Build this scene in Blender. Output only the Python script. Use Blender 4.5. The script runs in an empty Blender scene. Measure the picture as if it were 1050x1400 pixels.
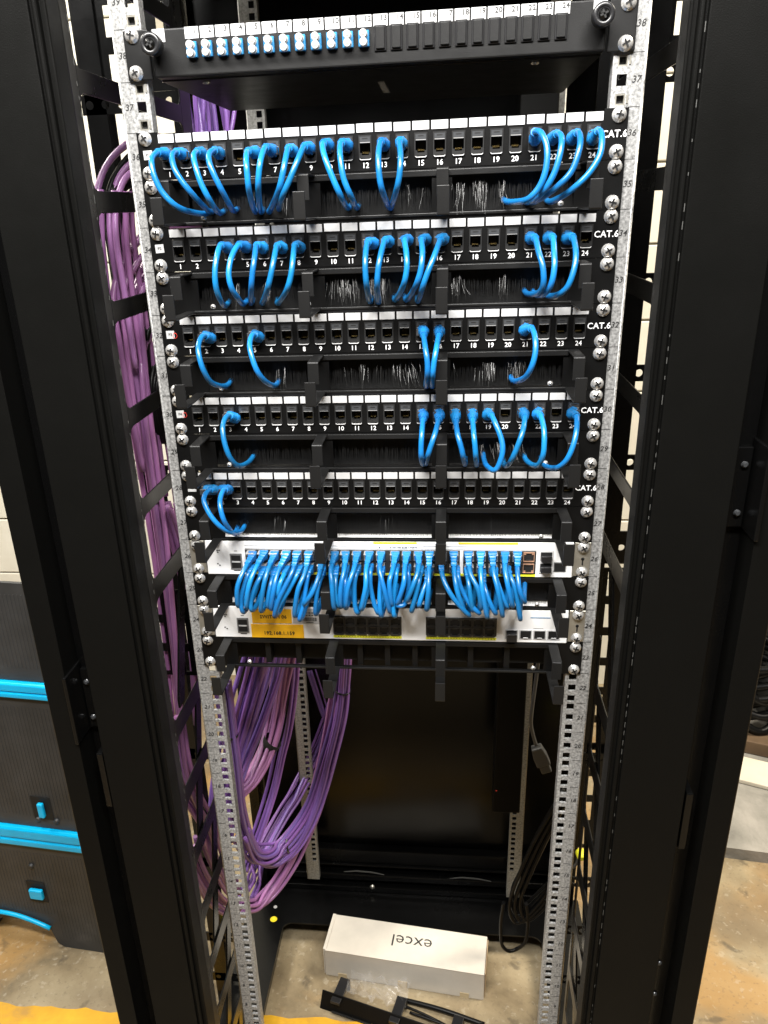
import bpy, math, random
from mathutils import Vector, Matrix
random.seed(7)
S = bpy.context.scene
COL = S.collection
# ------------------------------------------------------------ camera
cam = bpy.data.cameras.new('camera')
cam_o = bpy.data.objects.new('camera', cam); COL.objects.link(cam_o)
RX = (0.993737526545379, 0.10518929240247286, -0.037695372386232925)
RY = (0.007629525094025109, -0.4004374012987908, -0.9162923539940053)
RZ = (-0.11147878130976023, 0.9102664996608962, -0.3987322170489267)
cam_o.matrix_world = Matrix(((RX[0], -RY[0], -RZ[0], 0.0713), (RX[1], -RY[1], -RZ[1], -0.8938),
                             (RX[2], -RY[2], -RZ[2], 1.5452), (0, 0, 0, 1)))
cam.sensor_fit = 'VERTICAL'; cam.sensor_height = 24.0; cam.sensor_width = 18.0
cam.lens = 24.0 * 1105.03 / 1400
cam.shift_x = (525 - 483.68) / 1400
cam.shift_y = -(700 - 764.04) / 1400
cam.clip_start = 0.02; cam.clip_end = 60
S.camera = cam_o
# ------------------------------------------------------------ world and lamps
w = bpy.data.worlds.new('World'); S.world = w; w.use_nodes = True
w.node_tree.nodes['Background'].inputs[0].default_value = (1.0, 0.95, 0.87, 1)
w.node_tree.nodes['Background'].inputs[1].default_value = 0.025
S.view_settings.view_transform = 'Standard'; S.view_settings.look = 'None'
S.view_settings.gamma = 1; S.view_settings.exposure = 0.0
def lamp(name, loc, target, sx, sy, power, color):
    l = bpy.data.lights.new(name, 'AREA'); l.shape = 'RECTANGLE'; l.size = sx; l.size_y = sy
    l.energy = power; l.color = color
    o = bpy.data.objects.new(name, l); COL.objects.link(o); o.location = loc
    o.rotation_euler = (Vector(target) - Vector(loc)).to_track_quat('-Z', 'Y').to_euler()
lamp('ceiling_lamp', (-0.12, -0.87, 2.43), (0, 0, 1.2), 1.5, 0.2, 102, (1.0, 0.975, 0.94))
lamp('ceiling_lamp', (1.7, 0.55, 2.9), (1.5, 0.9, 0), 1.2, 0.3, 125, (1.0, 0.90, 0.74))
lamp('ceiling_lamp', (-1.75, 0.55, 2.9), (-1.1, 0.9, 0), 1.2, 0.3, 80, (1.0, 0.95, 0.86))
S.render.engine = 'CYCLES'
S.cycles.use_denoising = True
# ------------------------------------------------------------ materials
MAT = {}
def mat(name, base, rough=0.5, metal=0.0, spec=0.5, var=0.0, vscale=20, bump=0.0, bscale=200, rvar=0.0, alpha=1.0,
        hue=0.0, trans=0.0, coat=0.0):
    m = bpy.data.materials.new(name); m.use_nodes = True
    nt = m.node_tree; b = nt.nodes['Principled BSDF']; L = nt.links.new
    b.inputs['Base Color'].default_value = (*base, 1); b.inputs['Roughness'].default_value = rough
    b.inputs['Metallic'].default_value = metal; b.inputs['Specular IOR Level'].default_value = spec
    b.inputs['Alpha'].default_value = alpha; b.inputs['Transmission Weight'].default_value = trans
    b.inputs['Coat Weight'].default_value = coat
    tc = nt.nodes.new('ShaderNodeTexCoord')
    src = None
    if var or rvar:
        n = nt.nodes.new('ShaderNodeTexNoise'); n.inputs['Scale'].default_value = vscale
        n.inputs['Detail'].default_value = 6; n.inputs['Roughness'].default_value = 0.65
        L(tc.outputs['Object'], n.inputs['Vector'])
        if var:
            r = nt.nodes.new('ShaderNodeMapRange')
            r.inputs[1].default_value = 0.3; r.inputs[2].default_value = 0.7
            r.inputs[3].default_value = 1 - var; r.inputs[4].default_value = 1 + var
            L(n.outputs['Fac'], r.inputs[0])
            mx = nt.nodes.new('ShaderNodeVectorMath'); mx.operation = 'SCALE'
            mx.inputs[0].default_value = base; L(r.outputs[0], mx.inputs['Scale'])
            L(mx.outputs[0], b.inputs['Base Color']); src = mx.outputs[0]
        if rvar:
            r2 = nt.nodes.new('ShaderNodeMapRange')
            r2.inputs[1].default_value = 0.3; r2.inputs[2].default_value = 0.7
            r2.inputs[3].default_value = max(0.02, rough - rvar); r2.inputs[4].default_value = min(1, rough + rvar)
            L(n.outputs['Fac'], r2.inputs[0]); L(r2.outputs[0], b.inputs['Roughness'])
    if hue:
        oi = nt.nodes.new('ShaderNodeObjectInfo'); hs = nt.nodes.new('ShaderNodeHueSaturation')
        mr = nt.nodes.new('ShaderNodeMapRange'); mr.inputs[3].default_value = 0.5 - hue; mr.inputs[4].default_value = 0.5 + hue
        L(oi.outputs['Random'], mr.inputs[0]); L(mr.outputs[0], hs.inputs['Hue'])
        mr2 = nt.nodes.new('ShaderNodeMapRange'); mr2.inputs[3].default_value = 0.75; mr2.inputs[4].default_value = 1.2
        mu = nt.nodes.new('ShaderNodeMath'); mu.operation = 'MULTIPLY'; mu.inputs[1].default_value = 7.31
        fr = nt.nodes.new('ShaderNodeMath'); fr.operation = 'FRACT'
        L(oi.outputs['Random'], mu.inputs[0]); L(mu.outputs[0], fr.inputs[0]); L(fr.outputs[0], mr2.inputs[0])
        L(mr2.outputs[0], hs.inputs['Value'])
        hs.inputs['Color'].default_value = (*base, 1)
        if src: L(src, hs.inputs['Color'])
        L(hs.outputs[0], b.inputs['Base Color'])
    if bump:
        n2 = nt.nodes.new('ShaderNodeTexNoise'); n2.inputs['Scale'].default_value = bscale; n2.inputs['Detail'].default_value = 4
        L(tc.outputs['Object'], n2.inputs['Vector'])
        bp = nt.nodes.new('ShaderNodeBump'); bp.inputs['Strength'].default_value = bump; bp.inputs['Distance'].default_value = 0.002
        L(n2.outputs['Fac'], bp.inputs['Height']); L(bp.outputs[0], b.inputs['Normal'])
    MAT[name] = m
    return m
def ramp_mat(name, scale, stops, rough=0.5, metal=0.0, tex='noise', detail=8, bump=0.0, coords='Object', dist=0.0, scale_xyz=None):
    m = bpy.data.materials.new(name); m.use_nodes = True
    nt = m.node_tree; b = nt.nodes['Principled BSDF']; L = nt.links.new
    b.inputs['Roughness'].default_value = rough; b.inputs['Metallic'].default_value = metal
    tc = nt.nodes.new('ShaderNodeTexCoord'); mp = nt.nodes.new('ShaderNodeMapping')
    if scale_xyz: mp.inputs['Scale'].default_value = scale_xyz
    L(tc.outputs[coords], mp.inputs['Vector'])
    if tex == 'noise':
        n = nt.nodes.new('ShaderNodeTexNoise'); n.inputs['Detail'].default_value = detail
        n.inputs['Roughness'].default_value = 0.62; n.inputs['Distortion'].default_value = dist; out = n.outputs['Fac']
    else:
        n = nt.nodes.new('ShaderNodeTexVoronoi'); out = n.outputs['Color']
    n.inputs['Scale'].default_value = scale; L(mp.outputs[0], n.inputs['Vector'])
    r = nt.nodes.new('ShaderNodeValToRGB'); e = r.color_ramp.elements
    e[0].position = stops[0][0]; e[0].color = (*stops[0][1], 1); e[1].position = stops[-1][0]; e[1].color = (*stops[-1][1], 1)
    for p, c in stops[1:-1]:
        x = e.new(p); x.color = (*c, 1)
    L(out, r.inputs[0]); L(r.outputs[0], b.inputs['Base Color'])
    if bump:
        bp = nt.nodes.new('ShaderNodeBump'); bp.inputs['Strength'].default_value = bump; bp.inputs['Distance'].default_value = 0.01
        L(out, bp.inputs['Height']); L(bp.outputs[0], b.inputs['Normal'])
    MAT[name] = m; return m
mat('black_powder_coat', (0.0036, 0.0036, 0.0033), 0.42, spec=0.08, bump=0.12, bscale=900, rvar=0.06, vscale=14)
mat('black_gloss_steel', (0.003, 0.003, 0.003), 0.24, spec=0.30, rvar=0.06, vscale=9, bump=0.05, bscale=500)
mat('frame_steel', (0.0035, 0.0035, 0.0035), 0.30, spec=0.55, rvar=0.06, vscale=9, bump=0.05, bscale=500)
mat('black_panel_face', (0.0045, 0.0045, 0.0045), 0.36, spec=0.2, bump=0.1, bscale=1200, rvar=0.05, vscale=30)
mat('charcoal_panel', (0.0085, 0.0085, 0.0085), 0.40, spec=0.25, bump=0.1, bscale=1200, rvar=0.05, vscale=30)
mat('black_plastic', (0.012, 0.012, 0.013), 0.3, spec=0.5)
mat('smoky_plastic', (0.045, 0.047, 0.050), 0.25, spec=0.6)
mat('jack_grey', (0.020, 0.020, 0.020), 0.3)
mat('cavity', (0.004, 0.004, 0.004), 0.7)
mat('gold', (0.22, 0.155, 0.05), 0.35, metal=0.8)
mat('lip_grey', (0.55, 0.55, 0.55), 0.3)
mat('white_label', (0.50, 0.50, 0.50), 0.5, var=0.04, vscale=90)
mat('white_ink', (0.88, 0.88, 0.88), 0.5)
mat('dark_ink', (0.02, 0.02, 0.02), 0.6)
mat('switch_white', (0.90, 0.90, 0.895), 0.42, var=0.03, vscale=40)
mat('switch_grey', (0.16, 0.16, 0.16), 0.45)
mat('port_dark', (0.035, 0.035, 0.035), 0.35)
mat('yellow_paint', (0.85, 0.62, 0.02), 0.5)
mat('yellow_line_ink', (0.80, 0.80, 0.03), 0.5)
mat('orange_label', (0.95, 0.50, 0.012), 0.5, var=0.06, vscale=60)
mat('copper_port', (0.72, 0.42, 0.28), 0.35, metal=0.6)
mat('chrome', (0.58, 0.57, 0.55), 0.26, metal=0.55, spec=0.9, rvar=0.1, vscale=400)
mat('steel_bracket', (0.48, 0.46, 0.40), 0.34, metal=0.75, var=0.1, vscale=80)
mat('cable_blue', (0.008, 0.150, 0.40), 0.3, spec=0.5, hue=0.006, var=0.05, vscale=60)
mat('boot_blue', (0.009, 0.155, 0.41), 0.36, spec=0.5, hue=0.006, var=0.08, vscale=200)
mat('cable_purple', (0.215, 0.108, 0.38), 0.36, spec=0.5, hue=0.02, var=0.06, vscale=30)
mat('cable_mauve', (0.33, 0.142, 0.335), 0.36, spec=0.5, hue=0.02, var=0.06, vscale=30)  # the purple cable again, warm light mixed into a pinker, paler colour
mat('cable_black', (0.004, 0.004, 0.004), 0.4, spec=0.2)
mat('hood_clear', (0.26, 0.26, 0.26), 0.2, spec=0.6)
mat('cable_grey', (0.05, 0.05, 0.05), 0.45)
mat('adapter_blue', (0.02, 0.17, 0.36), 0.4)
mat('ceramic_white', (0.42, 0.42, 0.41), 0.35)
mat('grey_dot', (0.22, 0.22, 0.20), 0.5)
mat('bristle', (0.009, 0.009, 0.009), 0.4, spec=0.3)
mat('bristle_shiny', (0.024, 0.024, 0.023), 0.3, spec=0.4)
mat('cyan_plastic', (0.0, 0.46, 0.84), 0.35, var=0.08, vscale=14)
mat('carton_white', (0.58, 0.54, 0.47), 0.62, var=0.10, vscale=9, bump=0.1, bscale=40)
mat('carton_edge', (0.42, 0.30, 0.18), 0.8)
mat('tape_brown', (0.52, 0.42, 0.26), 0.4)
mat('plastic_bag', (0.75, 0.75, 0.75), 0.18, alpha=0.13, spec=0.8)
mat('yellow_sticker', (0.85, 0.68, 0.02), 0.45)
mat('velcro', (0.006, 0.006, 0.006), 0.9)
mat('timber', (0.12, 0.075, 0.04), 0.7, var=0.3, vscale=10)
mat('board_white', (0.68, 0.62, 0.50), 0.6, var=0.1, vscale=8)
mat('conduit', (0.5, 0.5, 0.5), 0.3, metal=0.9)
mat('red_ink', (0.6, 0.03, 0.02), 0.5)
mat('grey_steel', (0.10, 0.10, 0.095), 0.35, spec=0.6)  # grey of the painted lip glints, also on the rail clips
mat('door_gloss', (0.0025, 0.0025, 0.0025), 0.22, spec=0.18, rvar=0.05, vscale=5)
ramp_mat('galvanised', 320, [(0.30, (0.14, 0.14, 0.138)), (0.5, (0.34, 0.34, 0.335)), (0.70, (0.56, 0.56, 0.55))], rough=0.42, metal=0.3, detail=3)
ramp_mat('galvanised_shade', 260, [(0.30, (0.18, 0.18, 0.165)), (0.5, (0.30, 0.30, 0.28)), (0.70, (0.40, 0.40, 0.375))], rough=0.5, metal=0.3, detail=3)  # same galvanised steel, rear shade put into a darker colour
ramp_mat('concrete', 4.2, [(0.28, (0.085, 0.060, 0.030)), (0.44, (0.22, 0.170, 0.098)), (0.58, (0.31, 0.25, 0.152)), (0.75, (0.43, 0.36, 0.235))],
         rough=0.62, detail=14, bump=0.35, dist=0.25)
ramp_mat('concrete_grey', 4, [(0.3, (0.10, 0.095, 0.085)), (0.5, (0.24, 0.23, 0.205)), (0.62, (0.33, 0.31, 0.28)), (0.8, (0.42, 0.40, 0.36))], rough=0.8, detail=14, bump=0.9, dist=0.5)
ramp_mat('block_paint', 5, [(0.3, (0.66, 0.63, 0.53)), (0.6, (0.78, 0.755, 0.66)), (0.8, (0.82, 0.80, 0.71))], rough=0.7, bump=0.15)
ramp_mat('mortar', 5, [(0.3, (0.36, 0.33, 0.25)), (0.8, (0.46, 0.42, 0.33))], rough=0.9)
ramp_mat('floor_yellow', 9, [(0.30, (0.40, 0.22, 0.04)), (0.42, (0.55, 0.29, 0.015)), (0.7, (0.72, 0.40, 0.018))], rough=0.55, detail=10, bump=0.2, dist=0.4)
ramp_mat('dark_rubber', 7, [(0.3, (0.020, 0.021, 0.022)), (0.6, (0.042, 0.043, 0.044)), (0.8, (0.085, 0.085, 0.085))], rough=0.55, detail=10, bump=0.1)
def stains(name):
    # darker oily patches and rusty spots with their own shapes on the concrete
    m = MAT[name]; nt = m.node_tree; L = nt.links.new; b = nt.nodes['Principled BSDF']
    src = b.inputs['Base Color'].links[0].from_socket
    tc = nt.nodes.new('ShaderNodeTexCoord')
    for sc, lo, hi, c in ((3.1, 0.50, 0.62, (0.42, 0.23, 0.06)), (2.3, 0.54, 0.66, (0.13, 0.085, 0.045)), (15, 0.64, 0.70, (0.055, 0.042, 0.028)), (70, 0.60, 0.68, (0.50, 0.45, 0.35)), (110, 0.58, 0.66, (0.11, 0.085, 0.055))):
        n = nt.nodes.new('ShaderNodeTexNoise'); n.inputs['Scale'].default_value = sc; n.inputs['Detail'].default_value = 5
        n.inputs['Distortion'].default_value = 0.25
        L(tc.outputs['Object'], n.inputs['Vector'])
        r = nt.nodes.new('ShaderNodeMapRange'); r.inputs[1].default_value = lo; r.inputs[2].default_value = hi; r.inputs[4].default_value = 0.6 if sc < 60 else 0.28
        L(n.outputs['Fac'], r.inputs[0])
        mx = nt.nodes.new('ShaderNodeMix'); mx.data_type = 'RGBA'; L(r.outputs[0], mx.inputs[0]); L(src, mx.inputs[6]); mx.inputs[7].default_value = (*c, 1)
        src = mx.outputs[2]
    L(src, b.inputs['Base Color'])
stains('concrete')
# ------------------------------------------------------------ mesh helpers
class MB:
    def __init__(s): s.v = []; s.f = []; s.m = []; s.sm = []
    def add(s, vs, fs, m=0, smooth=False):
        o = len(s.v); s.v += [tuple(p) for p in vs]
        for f in fs: s.f.append([o + i for i in f]); s.m.append(m); s.sm.append(smooth)
        return s
    def box(s, x0, x1, y0, y1, z0, z1, m=0):
        if x0 > x1: x0, x1 = x1, x0
        if y0 > y1: y0, y1 = y1, y0
        if z0 > z1: z0, z1 = z1, z0
        v = [(x0,y0,z0),(x1,y0,z0),(x1,y1,z0),(x0,y1,z0),(x0,y0,z1),(x1,y0,z1),(x1,y1,z1),(x0,y1,z1)]
        return s.add(v, [(0,3,2,1),(4,5,6,7),(0,1,5,4),(1,2,6,5),(2,3,7,6),(3,0,4,7)], m)
    def prism(s, poly, axis, a0, a1, m=0, smooth=False):
        # poly: 2-D points; axis 'x': (y,z), 'y': (x,z), 'z': (x,y)
        n = len(poly)
        P = {'x': lambda p, a: (a, p[0], p[1]), 'y': lambda p, a: (p[0], a, p[1]), 'z': lambda p, a: (p[0], p[1], a)}[axis]
        area = sum(poly[i][0]*poly[(i+1) % n][1] - poly[(i+1) % n][0]*poly[i][1] for i in range(n))
        if (area < 0) != (axis == 'y'): poly = poly[::-1]
        if a0 > a1: a0, a1 = a1, a0
        v = [P(p, a0) for p in poly] + [P(p, a1) for p in poly]
        o = len(s.v); s.add(v, [tuple(range(n))[::-1], tuple(range(n, 2*n))], m)
        for i in range(n):
            j = (i+1) % n; s.f.append([o+i, o+j, o+n+j, o+n+i]); s.m.append(m); s.sm.append(smooth)
        return s
    def lathe(s, cx, cz, prof, n=16, m=0):
        # axis along Y, prof: (y, r)
        o = len(s.v); vs = []
        for y, r in prof:
            for k in range(n):
                a = 2*math.pi*k/n; vs.append((cx + r*math.cos(a), y, cz + r*math.sin(a)))
        fs = []
        for i in range(len(prof)-1):
            for k in range(n):
                k2 = (k+1) % n; fs.append((i*n+k, i*n+k2, (i+1)*n+k2, (i+1)*n+k))
        s.add(vs, fs, m, True)
        s.f.append([o+k for k in range(n)]); s.m.append(m); s.sm.append(False)
        s.f.append([o+(len(prof)-1)*n+k for k in range(n)][::-1]); s.m.append(m); s.sm.append(False)
        return s
    def tube(s, pts, r, n=8, m=0, sx=1.0):
        pts = [Vector(p) for p in pts]; N = len(pts)
        rs = r if isinstance(r, (list, tuple)) else [r]*N
        T = [(pts[min(i+1, N-1)] - pts[max(i-1, 0)]).normalized() for i in range(N)]
        u = T[0].orthogonal().normalized()
        if abs(T[0].y) > 0.5: u = (Vector((1, 0, 0)) - T[0]*T[0].x).normalized()
        vs = []
        for i in range(N):
            u = (u - T[i]*u.dot(T[i])).normalized(); b = T[i].cross(u)
            for k in range(n):
                a = 2*math.pi*(k+0.5)/n; vs.append(pts[i] + (u*math.cos(a)*sx + b*math.sin(a))*rs[i])
        fs = []
        for i in range(N-1):
            for k in range(n):
                k2 = (k+1) % n; fs.append((i*n+k, i*n+k2, (i+1)*n+k2, (i+1)*n+k))
        o = len(s.v); s.add(vs, fs, m, True)
        s.f.append([o+k for k in range(n)][::-1]); s.m.append(m); s.sm.append(False)
        s.f.append([o+(N-1)*n+k for k in range(n)]); s.m.append(m); s.sm.append(False)
        return s
    def mesh(s, name, mats):
        me = bpy.data.meshes.new(name); me.from_pydata([tuple(p) for p in s.v], [], s.f)
        for k in ([mats] if isinstance(mats, str) else mats): me.materials.append(MAT[k])
        me.polygons.foreach_set('material_index', s.m); me.polygons.foreach_set('use_smooth', s.sm)
        me.update(); return me
def put(name, me, parent=None, loc=(0, 0, 0), bevel=0, seg=2):
    o = bpy.data.objects.new(name, me); COL.objects.link(o); o.location = loc
    if parent: o.parent = parent
    if bevel:
        b = o.modifiers.new('bevel', 'BEVEL'); b.width = bevel; b.segments = seg; b.limit_method = 'ANGLE'; b.harden_normals = False
    return o
def tag(o, label=None, cat=None, group=None, kind=None):
    if label: o['label'] = label
    if cat: o['category'] = cat
    if group: o['group'] = group
    if kind: o['kind'] = kind
    return o
def thing(name, loc, label, cat, group=None):
    o = bpy.data.objects.new(name, None); COL.objects.link(o); o.location = loc; o.empty_display_size = 0.02
    return tag(o, label, cat, group)
def catmull(P, sub):
    P = [Vector(p) for p in P]; Q = [P[0]*2 - P[1]] + P + [P[-1]*2 - P[-2]]
    out = []
    for i in range(1, len(Q)-2):
        a, b, c, d = Q[i-1], Q[i], Q[i+1], Q[i+2]
        for k in range(sub):
            t = k/sub
            out.append(0.5*((2*b) + (c-a)*t + (2*a-5*b+4*c-d)*t*t + (3*b-a-3*c+d)*t**3))
    out.append(P[-1]); return out
TXT = {}
def text_mesh(s, size, m, align='CENTER', shear=0.0, bold=0.014):
    key = (s, size, m, align, shear, bold)
    if key not in TXT:
        c = bpy.data.curves.new('text', 'FONT'); c.body = s; c.size = size; c.align_x = align; c.align_y = 'CENTER'
        c.extrude = 0.00012; c.shear = shear; c.offset = size*bold; c.space_character = 1.0 + bold*3; c.resolution_u = 2
        o = bpy.data.objects.new('text', c); COL.objects.link(o)
        me = bpy.data.meshes.new_from_object(o); bpy.data.objects.remove(o)
        me.transform(Matrix.Rotation(math.pi/2, 4, 'X')); me.materials.clear(); me.materials.append(MAT[m]); me.name = 'text'
        TXT[key] = me
    return TXT[key]
U = lambda u: u*0.04445
HS = 0.015875
ORD = ['', 'first', 'second', 'third', 'fourth', 'fifth', 'sixth', 'seventh', 'eighth', 'ninth', 'tenth', 'eleventh', 'twelfth',
       'thirteenth', 'fourteenth', 'fifteenth', 'sixteenth', 'seventeenth', 'eighteenth', 'nineteenth', 'twentieth',
       'twenty-first', 'twenty-second', 'twenty-third', 'twenty-fourth']
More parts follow.
